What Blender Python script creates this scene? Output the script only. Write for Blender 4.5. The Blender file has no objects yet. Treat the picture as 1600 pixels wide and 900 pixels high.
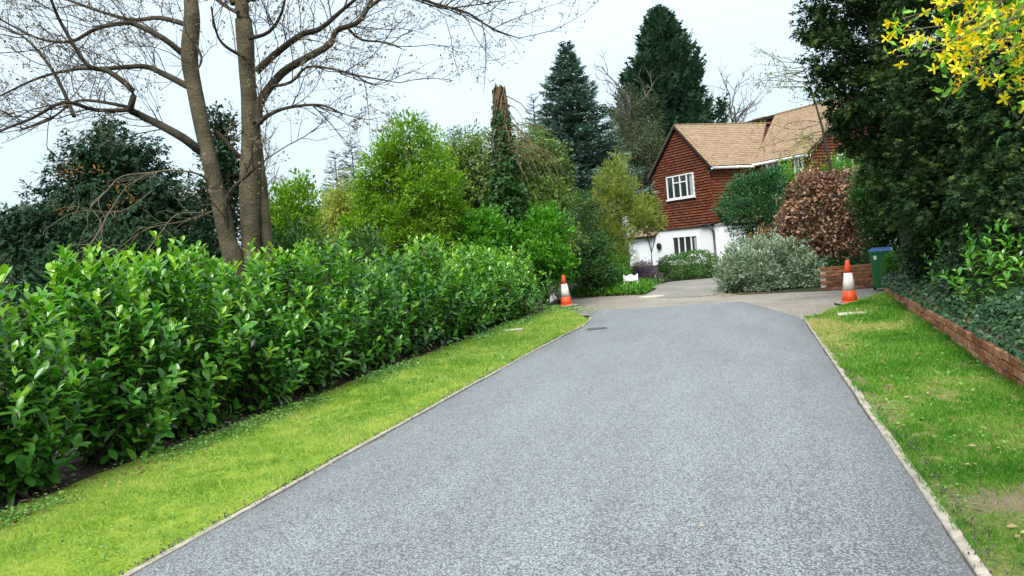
import bpy, math, random
import numpy as np
from mathutils import Vector, Matrix

sc = bpy.context.scene
COL = sc.collection
R_ = math.radians

# ------------------------------------------------------------------ camera, sky, sun, exposure
FPX, CAM_H, ROLL = 1250.0, 1.55, R_(5.0)

def cam_basis():
    c, s = math.cos(ROLL), math.sin(ROLL)
    x, y = 1170 - 800, 355 - 450
    xd, yd = x * c - y * s, x * s + y * c
    p = -math.atan2(-yd, FPX)
    cp, sp = math.cos(p), math.sin(p)
    f = np.array([0, cp, sp]); u = np.array([0, -sp, cp]); r = np.array([1., 0, 0])
    d = r * xd + u * (-yd) + f * FPX
    a = math.atan2(d[0], d[1]); ca, sa = math.cos(a), math.sin(a)
    M = np.array([[ca, -sa, 0], [sa, ca, 0], [0, 0, 1]])
    f, u, r = M @ f, M @ u, M @ r
    return r * c - u * s, u * c + r * s, f

CI, CJ, CF = cam_basis()
EYE = np.array([0, 0, CAM_H])
cam = bpy.data.cameras.new('camera'); cam.sensor_width = 36; cam.lens = FPX / 1600 * 36
cam.clip_start = 0.05; cam.clip_end = 3000
camo = bpy.data.objects.new('camera', cam); COL.objects.link(camo)
camo.matrix_world = Matrix(((CI[0], CJ[0], -CF[0], EYE[0]), (CI[1], CJ[1], -CF[1], EYE[1]), (CI[2], CJ[2], -CF[2], EYE[2]), (0, 0, 0, 1)))
sc.camera = camo

SUN_EL, SUN_AZ = R_(52), R_(182)          # compass direction of the brightest cloud (from +Y, clockwise): behind the camera
SKY_HORIZON = 2.45                         # times the Background strength of 0.1
EXPOSURE = 2.0
w = bpy.data.worlds.new('World'); sc.world = w; w.use_nodes = True
nt = w.node_tree; nt.nodes.clear()
def nd(nt, t, **k):
    n = nt.nodes.new(t)
    for a, b in k.items(): setattr(n, a, b)
    return n
out = nd(nt, 'ShaderNodeOutputWorld'); bg = nd(nt, 'ShaderNodeBackground'); bg.inputs['Strength'].default_value = 0.1
sky = nd(nt, 'ShaderNodeTexSky', sky_type='NISHITA', sun_disc=False, sun_elevation=SUN_EL, sun_rotation=SUN_AZ)
tc = nd(nt, 'ShaderNodeTexCoord'); sep = nd(nt, 'ShaderNodeSeparateXYZ')
nt.links.new(tc.outputs['Generated'], sep.inputs[0])
# even thin overcast, a little brighter overhead as overcast skies are, with faint soft cloud
cl = nd(nt, 'ShaderNodeMath', operation='MAXIMUM'); cl.inputs[1].default_value = 0
nt.links.new(sep.outputs['Z'], cl.inputs[0])
ma = nd(nt, 'ShaderNodeMath', operation='MULTIPLY_ADD'); ma.inputs[1].default_value = 1.0; ma.inputs[2].default_value = 1.0
nt.links.new(cl.outputs[0], ma.inputs[0])
noi = nd(nt, 'ShaderNodeTexNoise'); noi.inputs['Scale'].default_value = 2.2; noi.inputs['Detail'].default_value = 4
mpn = nd(nt, 'ShaderNodeMapping'); mpn.inputs['Scale'].default_value = (1, 1, 2.5)
nt.links.new(tc.outputs['Generated'], mpn.inputs[0]); nt.links.new(mpn.outputs[0], noi.inputs['Vector'])
mr = nd(nt, 'ShaderNodeMapRange'); mr.inputs[1].default_value = .3; mr.inputs[2].default_value = .7; mr.inputs[3].default_value = .9; mr.inputs[4].default_value = 1.06
nt.links.new(noi.outputs[0], mr.inputs[0])
mm = nd(nt, 'ShaderNodeMath', operation='MULTIPLY'); nt.links.new(ma.outputs[0], mm.inputs[0]); nt.links.new(mr.outputs[0], mm.inputs[1])
vc = nd(nt, 'ShaderNodeVectorMath', operation='SCALE'); vc.inputs[0].default_value = (SKY_HORIZON * .765, SKY_HORIZON * .915, SKY_HORIZON * 1.01)
nt.links.new(mm.outputs[0], vc.inputs['Scale'])
mx = nd(nt, 'ShaderNodeMix', data_type='RGBA'); mx.inputs[0].default_value = 0.93
nt.links.new(sky.outputs[0], mx.inputs[6]); nt.links.new(vc.outputs[0], mx.inputs[7])
nt.links.new(mx.outputs[2], bg.inputs['Color']); nt.links.new(bg.outputs[0], out.inputs[0])

sl = bpy.data.lights.new('sun', 'SUN'); sl.energy = 1.5; sl.angle = R_(30); sl.color = (1, .965, .9)
so = bpy.data.objects.new('sun', sl); COL.objects.link(so)
sd = Vector((math.sin(SUN_AZ) * math.cos(SUN_EL), math.cos(SUN_AZ) * math.cos(SUN_EL), math.sin(SUN_EL)))
so.rotation_euler = (-sd).to_track_quat('-Z', 'Y').to_euler()
vs = sc.view_settings; vs.view_transform = 'Standard'; vs.look = 'None'; vs.exposure = EXPOSURE; vs.gamma = 1; vs.use_curve_mapping = False
sc.cycles.max_bounces = 6; sc.cycles.diffuse_bounces = 3; sc.cycles.glossy_bounces = 3; sc.cycles.transmission_bounces = 4; sc.cycles.transparent_max_bounces = 4
sc.cycles.use_denoising = True

def ray(px, py): return (CI * (px - 800) - CJ * (py - 450) + CF * FPX) / FPX
def at(px, py, d): return EYE + ray(px, py) * d
def ground(px, py, z=0):
    r = ray(px, py); return EYE + r * ((z - CAM_H) / r[2])
def proj(P):
    v = np.asarray(P, float) - EYE; z = v @ CF
    return 800 + FPX * (v @ CI) / z, 450 - FPX * (v @ CJ) / z, z

# ------------------------------------------------------------------ helpers: objects
ORG = {}
def tag(o, label=None, cat=None, group=None, kind=None):
    if label: o['label'] = label
    if cat: o['category'] = cat
    if group: o['group'] = group
    if kind: o['kind'] = kind
    return o
def empty(name, loc, label=None, cat=None, group=None, kind=None):
    o = bpy.data.objects.new(name, None); o.location = loc; o.empty_display_size = .1; COL.objects.link(o)
    ORG[o.name] = np.array(loc, float)
    return tag(o, label, cat, group, kind)
def link(name, me, parent=None, org=None):
    o = bpy.data.objects.new(name, me); COL.objects.link(o)
    if parent is not None: o.parent = parent; ORG[o.name] = ORG[parent.name]
    else: ORG[o.name] = np.zeros(3) if org is None else org
    return o
def np_mesh(name, V, F, mat, smooth=True, tint=None, org=None):
    V = np.asarray(V, np.float32)
    if org is not None: V = V - np.asarray(org, np.float32)
    F = np.asarray(F, np.int32); n, k = F.shape
    me = bpy.data.meshes.new(name)
    me.vertices.add(len(V)); me.vertices.foreach_set('co', V.ravel())
    me.loops.add(n * k); me.loops.foreach_set('vertex_index', F.ravel())
    me.polygons.add(n); me.polygons.foreach_set('loop_start', np.arange(n, dtype=np.int32) * k)
    me.polygons.foreach_set('use_smooth', np.full(n, smooth))
    if tint is not None:
        a = me.attributes.new('tint', 'FLOAT', 'POINT'); a.data.foreach_set('value', np.asarray(tint, np.float32))
    me.materials.append(mat); me.update(calc_edges=True)
    return me
def np_obj(name, V, F, mat, parent=None, smooth=True, tint=None, kind=None):
    org = ORG[parent.name] if parent is not None else None
    o = link(name, np_mesh(name, V, F, mat, smooth, tint, org), parent)
    if kind: o['kind'] = kind
    return o

class MB:
    def __init__(s): s.v = []; s.f = []
    def add(s, V, F):
        b = len(s.v); s.v += [tuple(map(float, p)) for p in V]; s.f += [tuple(i + b for i in f) for f in F]; return s
    def hexa(s, P):     # 8 corners: bottom 4 ccw, top 4 ccw
        return s.add(P, [(3, 2, 1, 0), (4, 5, 6, 7), (0, 1, 5, 4), (1, 2, 6, 5), (2, 3, 7, 6), (3, 0, 4, 7)])
    def box(s, c, d, M=None):
        x, y, z = d[0] / 2, d[1] / 2, d[2] / 2
        P = np.array([(-x, -y, -z), (x, -y, -z), (x, y, -z), (-x, y, -z), (-x, -y, z), (x, -y, z), (x, y, z), (-x, y, z)])
        if M is not None: P = P @ np.array(M).T
        return s.hexa(P + np.array(c))
    def tube(s, path, rad, n=6, cap=True):
        path = np.asarray(path, float); m = len(path)
        rad = np.full(m, rad) if np.isscalar(rad) else np.asarray(rad)
        T = np.gradient(path, axis=0); T /= np.maximum(np.linalg.norm(T, axis=1, keepdims=True), 1e-9)
        ref = np.array([0, 0, 1.]) if abs(T[0][2]) < .85 else np.array([1., 0, 0])
        X = np.cross(T, ref); X /= np.maximum(np.linalg.norm(X, axis=1, keepdims=True), 1e-9); Y = np.cross(T, X)
        a = np.arange(n) * 2 * math.pi / n
        V = path[:, None] + rad[:, None, None] * (np.cos(a)[None, :, None] * X[:, None] + np.sin(a)[None, :, None] * Y[:, None])
        F = [(i * n + j, i * n + (j + 1) % n, (i + 1) * n + (j + 1) % n, (i + 1) * n + j) for i in range(m - 1) for j in range(n)]
        if cap: F += [tuple(range(n)), tuple((m - 1) * n + j for j in reversed(range(n)))]
        return s.add(V.reshape(-1, 3), F)
    def lathe(s, prof, n=24, c=(0, 0, 0), cap=True):
        V = [(c[0] + r * math.cos(2 * math.pi * j / n), c[1] + r * math.sin(2 * math.pi * j / n), c[2] + z) for r, z in prof for j in range(n)]
        F = [(i * n + j, i * n + (j + 1) % n, (i + 1) * n + (j + 1) % n, (i + 1) * n + j) for i in range(len(prof) - 1) for j in range(n)]
        if cap: F += [tuple(reversed(range(n))), tuple((len(prof) - 1) * n + j for j in range(n))]
        return s.add(V, F)
    def prism(s, poly, z0, z1):     # vertical prism over a plan polygon (ccw)
        n = len(poly)
        V = [(x, y, z0) for x, y in poly] + [(x, y, z1) for x, y in poly]
        F = [tuple(reversed(range(n))), tuple(range(n, 2 * n))] + [(i, (i + 1) % n, n + (i + 1) % n, n + i) for i in range(n)]
        return s.add(V, F)
    def mesh(s, name, mat, org=None, smooth=False):
        V = np.array(s.v) - (0 if org is None else org)
        me = bpy.data.meshes.new(name); me.from_pydata(V.tolist(), [], s.f); me.materials.append(mat)
        if smooth: me.polygons.foreach_set('use_smooth', np.full(len(me.polygons), True))
        me.update(); return me
    def build(s, name, mat, parent=None, smooth=False, bevel=0):
        me = s.mesh(name, mat, ORG[parent.name] if parent is not None else None, smooth)
        if bevel: bevel_mesh(me, bevel)
        return link(name, me, parent)
def bevel_mesh(me, wd, seg=1):
    import bmesh
    bm = bmesh.new(); bm.from_mesh(me)
    bmesh.ops.bevel(bm, geom=[e for e in bm.edges], offset=wd, segments=seg, affect='EDGES', profile=.5)
    bm.to_mesh(me); bm.free(); me.update()

# ------------------------------------------------------------------ helpers: noise and scatter
def vnoise(P, freq, seed=0):
    P = np.asarray(P, float) * freq + seed * 17.31
    i = np.floor(P).astype(np.int64); f = P - i; f = f * f * (3 - 2 * f)
    dim = P.shape[1]; r = np.zeros(len(P))
    for c in range(2 ** dim):
        h = np.full(len(P), 1013 + seed * 7919, np.int64); wgt = np.ones(len(P))
        for k in range(dim):
            b = (c >> k) & 1
            h = (h * 73856093) ^ ((i[:, k] + b) * (19349663, 83492791, 49979687)[k])
            h = h & 0x7fffffff
            wgt *= f[:, k] if b else 1 - f[:, k]
        h = (h ^ (h >> 13)) * 1274126177 & 0x7fffffff
        r += wgt * ((h ^ (h >> 16)) & 0xffff) / 65535.
    return r
def unit(a): return a / np.maximum(np.linalg.norm(a, axis=-1, keepdims=True), 1e-9)
def rdir(rng, n): return unit(rng.normal(size=(n, 3)))
def tri_T(pts, tris): return np.array(pts, float), np.array(tris, int)
LAUREL = tri_T([(0, 0, 0), (-.32, .26, .05), (0, .28, 0), (.32, .26, .05), (-.5, .62, .01), (0, .64, -.05), (.5, .62, .01), (-.3, .88, -.07), (.3, .88, -.07), (0, 1, -.15)],
               [(0, 2, 1), (0, 3, 2), (1, 2, 5), (1, 5, 4), (2, 3, 6), (2, 6, 5), (4, 5, 7), (5, 6, 8), (5, 9, 7), (5, 8, 9)])
KITE = tri_T([(0, 0, 0), (-.5, .5, .06), (0, 1, -.08), (.5, .5, .06)], [(0, 2, 1), (0, 3, 2)])
IVY = tri_T([(0, 0, 0), (-.5, .2, .03), (-.24, .5, 0), (0, 1, -.08), (.24, .5, 0), (.5, .2, .03)], [(0, 2, 1), (0, 3, 2), (0, 4, 3), (0, 5, 4)])
def _spray(k):
    P = [(-.06, 0, 0), (.06, 0, 0), (0, 1, -.1)]; F = [(0, 1, 2)]
    for n in range(k):
        y = .1 + .62 * n / max(1, k - 1); s = -1 if n % 2 else 1; b = len(P)
        P += [(0, y - .05, 0), (0, y + .09, 0), (s * .5 * (1.05 - y), y + .24, -.06 - .1 * y)]; F.append((b, b + 1, b + 2) if s < 0 else (b + 1, b, b + 2))
    return tri_T(P, F)
FROND = tri_T([(-.07, 0, 0), (.07, 0, 0), (0, 1, -.12), (0, .02, 0), (0, .34, 0), (-.5, .42, -.08), (0, .02, 0), (0, .34, 0), (.5, .42, -.08), (0, .36, 0), (0, .68, -.03), (-.36, .76, -.1), (0, .36, 0), (0, .68, -.03), (.36, .76, -.1)],
              [(0, 1, 2), (4, 3, 5), (6, 7, 8), (10, 9, 11), (12, 13, 14)])
SPRAY = _spray(6); SPRAY_S = _spray(4); BLADE = tri_T([(-.5, 0, 0), (.5, 0, 0), (0, 1, 0)], [(0, 1, 2)])
def scatter(T, P, D, N, L, W):
    T, TF = T
    Y = unit(D); X = unit(np.cross(Y, N)); Z = np.cross(X, Y)
    L = np.broadcast_to(np.asarray(L, float), len(P)); W = np.broadcast_to(np.asarray(W, float), len(P))
    V = P[:, None] + T[None, :, 0, None] * (W[:, None] * X)[:, None] + T[None, :, 1, None] * (L[:, None] * Y)[:, None] + T[None, :, 2, None] * (L[:, None] * Z)[:, None]
    F = TF[None] + (np.arange(len(P)) * len(T))[:, None, None]
    return V.reshape(-1, 3), F.reshape(-1, 3), len(T)
def leaf_obj(name, T, leaves, mat, parent=None, kind='stuff'):
    P, D, N, L, W, t = leaves
    V, F, k = scatter(T, P, D, N, L, W)
    return np_obj(name, V, F, mat, parent, True, np.repeat(t, k), kind)
def cat_leaves(ls): return tuple(np.concatenate([l[i] for l in ls]) for i in range(6))

# ------------------------------------------------------------------ materials
def new_mat(name):
    m = bpy.data.materials.new(name); m.use_nodes = True; nt = m.node_tree
    return m, nt, nt.nodes['Principled BSDF'], nt.nodes['Material Output']
def c4(c): return (c[0], c[1], c[2], 1)
def plain(name, c, rough=.6, spec=.4, metal=0, var=.12, scale=14, bump=0, bscale=60, glass=False):
    m, nt, b, o = new_mat(name)
    b.inputs['Roughness'].default_value = rough; b.inputs['Specular IOR Level'].default_value = spec; b.inputs['Metallic'].default_value = metal
    t = nd(nt, 'ShaderNodeTexCoord'); n = nd(nt, 'ShaderNodeTexNoise'); n.inputs['Scale'].default_value = scale; n.inputs['Detail'].default_value = 6
    nt.links.new(t.outputs['Object'], n.inputs['Vector'])
    r = nd(nt, 'ShaderNodeMix', data_type='RGBA'); r.inputs[6].default_value = c4([x * (1 - var * 2) for x in c]); r.inputs[7].default_value = c4([min(1, x * (1 + var)) for x in c])
    nt.links.new(n.outputs[0], r.inputs[0]); nt.links.new(r.outputs[2], b.inputs['Base Color'])
    if bump:
        n2 = nd(nt, 'ShaderNodeTexNoise'); n2.inputs['Scale'].default_value = bscale; n2.inputs['Detail'].default_value = 4
        nt.links.new(t.outputs['Object'], n2.inputs['Vector'])
        bp = nd(nt, 'ShaderNodeBump'); bp.inputs['Strength'].default_value = bump; bp.inputs['Distance'].default_value = .02
        nt.links.new(n2.outputs[0], bp.inputs['Height']); nt.links.new(bp.outputs[0], b.inputs['Normal'])
    return m
def leaf_mat(name, dark, light, rough=.5, spec=.35, trans=.25, mid=None, by_object=False):
    m, nt, b, o = new_mat(name)
    if by_object:
        a = nd(nt, 'ShaderNodeObjectInfo'); sp = nd(nt, 'ShaderNodeSeparateColor'); nt.links.new(a.outputs['Color'], sp.inputs[0]); fac = sp.outputs[0]
    else:
        a = nd(nt, 'ShaderNodeAttribute', attribute_name='tint'); fac = a.outputs['Fac']
    r = nd(nt, 'ShaderNodeValToRGB'); e = r.color_ramp.elements
    e[0].color = c4(dark); e[1].color = c4(light)
    if mid: x = e.new(.5); x.color = c4(mid)
    nt.links.new(fac, r.inputs[0]); nt.links.new(r.outputs[0], b.inputs['Base Color'])
    b.inputs['Roughness'].default_value = rough; b.inputs['Specular IOR Level'].default_value = spec
    if trans:
        tr = nd(nt, 'ShaderNodeBsdfTranslucent'); h = nd(nt, 'ShaderNodeHueSaturation'); h.inputs['Value'].default_value = 1.5; h.inputs['Saturation'].default_value = 1.1
        nt.links.new(r.outputs[0], h.inputs['Color']); nt.links.new(h.outputs[0], tr.inputs[0])
        ms = nd(nt, 'ShaderNodeMixShader'); ms.inputs[0].default_value = trans
        nt.links.new(b.outputs[0], ms.inputs[1]); nt.links.new(tr.outputs[0], ms.inputs[2]); nt.links.new(ms.outputs[0], o.inputs[0])
    return m
def ramp_ground(name, cols, scale, scale2, rough=.9, bump=.4, bscale=90, spec=.2, dist=.02):
    m, nt, b, o = new_mat(name); b.inputs['Roughness'].default_value = rough; b.inputs['Specular IOR Level'].default_value = spec
    t = nd(nt, 'ShaderNodeTexCoord')
    n = nd(nt, 'ShaderNodeTexNoise'); n.inputs['Scale'].default_value = scale; n.inputs['Detail'].default_value = 8; n.inputs['Roughness'].default_value = .65
    n2 = nd(nt, 'ShaderNodeTexNoise'); n2.inputs['Scale'].default_value = scale2; n2.inputs['Detail'].default_value = 5
    for q in (n, n2): nt.links.new(t.outputs['Object'], q.inputs['Vector'])
    mxx = nd(nt, 'ShaderNodeMath', operation='MULTIPLY_ADD'); mxx.inputs[1].default_value = .5
    hf = nd(nt, 'ShaderNodeMath', operation='MULTIPLY'); hf.inputs[1].default_value = .5
    nt.links.new(n2.outputs[0], hf.inputs[0]); nt.links.new(n.outputs[0], mxx.inputs[0]); nt.links.new(hf.outputs[0], mxx.inputs[2])
    r = nd(nt, 'ShaderNodeValToRGB'); e = r.color_ramp.elements
    e[0].position = .36; e[1].position = .64; e[0].color = c4(cols[0]); e[1].color = c4(cols[-1])
    for k, c in enumerate(cols[1:-1]): x = e.new(.36 + .28 * (k + 1) / (len(cols) - 1)); x.color = c4(c)
    nt.links.new(mxx.outputs[0], r.inputs[0]); nt.links.new(r.outputs[0], b.inputs['Base Color'])
    n3 = nd(nt, 'ShaderNodeTexNoise'); n3.inputs['Scale'].default_value = bscale; n3.inputs['Detail'].default_value = 5
    nt.links.new(t.outputs['Object'], n3.inputs['Vector'])
    bp = nd(nt, 'ShaderNodeBump'); bp.inputs['Strength'].default_value = bump; bp.inputs['Distance'].default_value = dist
    nt.links.new(n3.outputs[0], bp.inputs['Height']); nt.links.new(bp.outputs[0], b.inputs['Normal'])
    return m
def asphalt_mat():
    m, nt, b, o = new_mat('fresh_asphalt')
    t = nd(nt, 'ShaderNodeTexCoord')
    v = nd(nt, 'ShaderNodeTexVoronoi'); v.inputs['Scale'].default_value = 142; v.inputs['Randomness'].default_value = 1
    v2 = nd(nt, 'ShaderNodeTexVoronoi', feature='DISTANCE_TO_EDGE'); v2.inputs['Scale'].default_value = 142
    wob = nd(nt, 'ShaderNodeTexNoise'); wob.inputs['Scale'].default_value = 78; wob.inputs['Detail'].default_value = 1.5
    big = nd(nt, 'ShaderNodeTexNoise'); big.inputs['Scale'].default_value = 1.3; big.inputs['Detail'].default_value = 7; big.inputs['Roughness'].default_value = .6
    mpb = nd(nt, 'ShaderNodeMapping'); mpb.inputs['Scale'].default_value = (1.6, .35, 1)
    nt.links.new(t.outputs['Object'], mpb.inputs[0]); nt.links.new(mpb.outputs[0], big.inputs['Vector'])
    for q in (v, v2, wob): nt.links.new(t.outputs['Object'], q.inputs['Vector'])
    sp = nd(nt, 'ShaderNodeSeparateColor'); nt.links.new(v.outputs['Color'], sp.inputs[0])
    r = nd(nt, 'ShaderNodeValToRGB'); e = r.color_ramp.elements
    e[0].position = .2; e[0].color = (.004, .005, .007, 1); e[1].position = 1; e[1].color = (.3, .325, .34, 1)
    x = e.new(.32); x.color = (.14, .154, .163, 1)
    nt.links.new(sp.outputs[0], r.inputs[0])
    gap = nd(nt, 'ShaderNodeMapRange'); gap.inputs[2].default_value = .16; gap.inputs[3].default_value = .42; gap.inputs[4].default_value = 1
    nt.links.new(v2.outputs['Distance'], gap.inputs[0])
    bm_ = nd(nt, 'ShaderNodeMapRange'); bm_.inputs[1].default_value = .3; bm_.inputs[2].default_value = .7; bm_.inputs[3].default_value = .86; bm_.inputs[4].default_value = 1.14
    nt.links.new(big.outputs[0], bm_.inputs[0])
    att = nd(nt, 'ShaderNodeAttribute', attribute_name='tint'); edge_dark = nd(nt, 'ShaderNodeMath', operation='MULTIPLY_ADD'); edge_dark.inputs[1].default_value = -.5; edge_dark.inputs[2].default_value = 1   # bitumen-rich edges, with the view-angle darkening near the right painted into the colour
    nt.links.new(att.outputs['Fac'], edge_dark.inputs[0])
    mu = nd(nt, 'ShaderNodeMath', operation='MULTIPLY'); nt.links.new(gap.outputs[0], mu.inputs[0]); m0 = nd(nt, 'ShaderNodeMath', operation='MULTIPLY'); nt.links.new(bm_.outputs[0], m0.inputs[0]); nt.links.new(edge_dark.outputs[0], m0.inputs[1]); 
    # voids between the stones, their shade painted dark; denser in patches and along the edges
    p1 = nd(nt, 'ShaderNodeMath', operation='MULTIPLY_ADD'); p1.inputs[1].default_value = -.1; nt.links.new(att.outputs['Fac'], p1.inputs[0]); nt.links.new(wob.outputs[0], p1.inputs[2])
    p2 = nd(nt, 'ShaderNodeMath', operation='MULTIPLY_ADD'); p2.inputs[1].default_value = .13; nt.links.new(big.outputs[0], p2.inputs[0]); nt.links.new(p1.outputs[0], p2.inputs[2])
    pv = nd(nt, 'ShaderNodeMapRange'); pv.inputs[1].default_value = .462; pv.inputs[2].default_value = .53; pv.inputs[3].default_value = .1; pv.inputs[4].default_value = 1; nt.links.new(p2.outputs[0], pv.inputs[0])
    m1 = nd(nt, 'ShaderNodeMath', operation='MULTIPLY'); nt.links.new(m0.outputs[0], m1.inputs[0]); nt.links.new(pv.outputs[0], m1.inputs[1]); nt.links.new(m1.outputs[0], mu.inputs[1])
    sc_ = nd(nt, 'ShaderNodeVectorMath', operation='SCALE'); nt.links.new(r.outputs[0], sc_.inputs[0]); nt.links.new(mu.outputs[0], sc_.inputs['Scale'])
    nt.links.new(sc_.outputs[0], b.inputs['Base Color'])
    b.inputs['Roughness'].default_value = .75; b.inputs['Specular IOR Level'].default_value = .2; b.inputs['Sheen Weight'].default_value = .24; b.inputs['Sheen Roughness'].default_value = .65; b.inputs['Sheen Tint'].default_value = (.95, .98, 1, 1)
    h = nd(nt, 'ShaderNodeMath', operation='MULTIPLY_ADD'); h.inputs[1].default_value = .6
    nt.links.new(sp.outputs[1], h.inputs[0]); nt.links.new(v2.outputs['Distance'], h.inputs[2])
    bp = nd(nt, 'ShaderNodeBump'); bp.inputs['Strength'].default_value = .3; bp.inputs['Distance'].default_value = .002
    nt.links.new(h.outputs[0], bp.inputs['Height']); nt.links.new(bp.outputs[0], b.inputs['Normal'])
    return m
def brick_mat(name, cols, obj_rand=True):
    m, nt, b, o = new_mat(name); b.inputs['Roughness'].default_value = .85; b.inputs['Specular IOR Level'].default_value = .2
    i = nd(nt, 'ShaderNodeObjectInfo'); r = nd(nt, 'ShaderNodeValToRGB'); e = r.color_ramp.elements
    e[0].color = c4(cols[0]); e[1].color = c4(cols[-1])
    for k, c in enumerate(cols[1:-1]): x = e.new((k + 1) / (len(cols) - 1)); x.color = c4(c)
    if obj_rand: nt.links.new(i.outputs['Random'], r.inputs[0])
    else:
        a = nd(nt, 'ShaderNodeAttribute', attribute_name='tint'); nt.links.new(a.outputs['Fac'], r.inputs[0])
    t = nd(nt, 'ShaderNodeNewGeometry'); n = nd(nt, 'ShaderNodeTexNoise'); n.inputs['Scale'].default_value = 22; n.inputs['Detail'].default_value = 7
    nt.links.new(t.outputs['Position'], n.inputs['Vector'])
    mr = nd(nt, 'ShaderNodeMapRange'); mr.inputs[1].default_value = .3; mr.inputs[2].default_value = .7; mr.inputs[3].default_value = .6; mr.inputs[4].default_value = 1.25
    nt.links.new(n.outputs[0], mr.inputs[0])
    s = nd(nt, 'ShaderNodeVectorMath', operation='SCALE'); nt.links.new(r.outputs[0], s.inputs[0]); nt.links.new(mr.outputs[0], s.inputs['Scale'])
    nt.links.new(s.outputs[0], b.inputs['Base Color'])
    bp = nd(nt, 'ShaderNodeBump'); bp.inputs['Strength'].default_value = .4; bp.inputs['Distance'].default_value = .006
    n2 = nd(nt, 'ShaderNodeTexNoise'); n2.inputs['Scale'].default_value = 120; nt.links.new(t.outputs['Position'], n2.inputs['Vector'])
    nt.links.new(n2.outputs[0], bp.inputs['Height']); nt.links.new(bp.outputs[0], b.inputs['Normal'])
    return m
M = {}
M['asphalt'] = asphalt_mat()
M['soil'] = ramp_ground('soil', [(.02, .014, .01), (.06, .042, .03), (.12, .085, .062)], 9, 40, bump=.9, bscale=30, dist=.05)
M['under'] = ramp_ground('undergrowth_soil', [(.014, .02, .007), (.03, .04, .014), (.05, .045, .025)], 1.2, 14, bump=.8, bscale=12, dist=.1)
M['turf_l'] = ramp_ground('mossy_turf', [(.1, .17, .014), (.19, .28, .022), (.28, .31, .06)], 3, 45, bump=.7, bscale=130)
M['turf_r'] = ramp_ground('patchy_turf', [(.05, .09, .018), (.13, .15, .035), (.24, .19, .1)], 1.6, 30, bump=.7, bscale=110)
def add_soil(m):
    nt = m.node_tree; b = nt.nodes['Principled BSDF']; src = b.inputs['Base Color'].links[0].from_socket
    a = nd(nt, 'ShaderNodeAttribute', attribute_name='tint'); x = nd(nt, 'ShaderNodeMix', data_type='RGBA'); x.inputs[7].default_value = (.2, .145, .095, 1)
    nt.links.new(a.outputs['Fac'], x.inputs[0]); nt.links.new(src, x.inputs[6]); nt.links.new(x.outputs[2], b.inputs['Base Color'])
add_soil(M['turf_r'])
M['lane'] = ramp_ground('worn_lane', [(.15, .12, .088), (.22, .195, .16), (.28, .265, .24)], .7, 22, bump=.35, bscale=60, rough=.85)
M['court'] = ramp_ground('forecourt_tarmac', [(.12, .112, .1), (.2, .185, .165), (.26, .24, .21)], .8, 25, bump=.3, bscale=70, rough=.8)
M['edging'] = plain('edging_concrete', (.37, .325, .265), .9, .2, var=.4, scale=16, bump=.5, bscale=45)
M['timber_edge'] = plain('weathered_edging', (.37, .33, .27), .9, .2, var=.3, scale=12, bump=.4)
M['mortar'] = plain('mortar', (.5, .45, .37), .95, .1, var=.2, bump=.6, bscale=70)
M['brick'] = brick_mat('garden_brick', [(.22, .08, .04), (.42, .165, .08), (.5, .225, .115), (.54, .31, .185)])
M['brick2'] = brick_mat('old_brick', [(.1, .045, .028), (.24, .095, .045), (.3, .14, .07)])
M['tile'] = brick_mat('hung_clay_tile', [(.06, .017, .011), (.112, .031, .016), (.16, .048, .023), (.22, .08, .035)], False)
M['rooftile'] = brick_mat('roof_clay_tile', [(.2, .13, .075), (.26, .175, .105), (.31, .22, .14), (.26, .2, .135)], False)
M['render'] = plain('white_render', (.78, .79, .8), .85, .2, var=.05, scale=3, bump=.2, bscale=50)
M['whitepaint'] = plain('white_paint', (.8, .8, .79), .45, .4, var=.04)
M['darkwood'] = plain('dark_barge_board', (.035, .025, .02), .6, .3, var=.2)
M['blackpipe'] = plain('black_pipe', (.012, .012, .013), .4, .5)
M['glass'] = plain('window_glass', (.03, .04, .045), .06, .6, var=.3, scale=3)
M['curtain'] = plain('curtain_cloth', (.35, .38, .36), .9, .1, var=.15, scale=8)
M['bark'] = plain('mossy_bark', (.112, .094, .057), .9, .15, var=.5, scale=5, bump=1, bscale=28)
M['twig'] = plain('twig_bark', (.055, .04, .028), .85, .2, var=.3)
M['limb'] = plain('limb_bark', (.062, .05, .034), .9, .15, var=.4, scale=9, bump=.8, bscale=30)
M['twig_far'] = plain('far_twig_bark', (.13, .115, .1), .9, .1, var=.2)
M['twig_pale'] = plain('pale_twig_bark', (.15, .125, .08), .85, .2, var=.3)
M['stem'] = plain('green_brown_stem', (.05, .045, .022), .8, .2, var=.3)
M['deadwood'] = plain('dead_wood', (.075, .05, .034), .9, .1, var=.4, scale=9, bump=1, bscale=30)
M['vine'] = plain('dry_vine', (.17, .12, .068), .9, .1, var=.3)
M['cone_orange'] = plain('cone_orange_plastic', (.74, .085, .02), .5, .4, var=.3, scale=12)
M['cone_white'] = plain('cone_reflective_sleeve', (.74, .71, .64), .5, .4, var=.3, scale=11)
M['cone_base'] = plain('cone_base_rubber', (.3, .29, .27), .75, .3, var=.35, scale=16)
M['cone_foot'] = plain('cone_black_rubber', (.02, .02, .02), .7, .3)
M['bin_green'] = plain('bin_green_plastic', (.014, .15, .04), .4, .4, var=.1)
M['bin_blue'] = plain('bin_blue_plastic', (.035, .12, .3), .4, .4, var=.1)
M['black'] = plain('black_plastic', (.01, .01, .011), .35, .5)
M['stone'] = plain('pale_stone', (.45, .42, .34), .85, .2, var=.2)
M['iron'] = plain('cast_iron', (.06, .06, .06), .6, .4)
M['litter'] = leaf_mat('dry_leaf', (.09, .05, .022), (.4, .3, .17), .8, .1, .1)
LC = dict(dark=(.014, .062, .01), light=(.27, .46, .045), rough=.3, spec=.65, trans=.3, mid=(.088, .275, .028))
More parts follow.
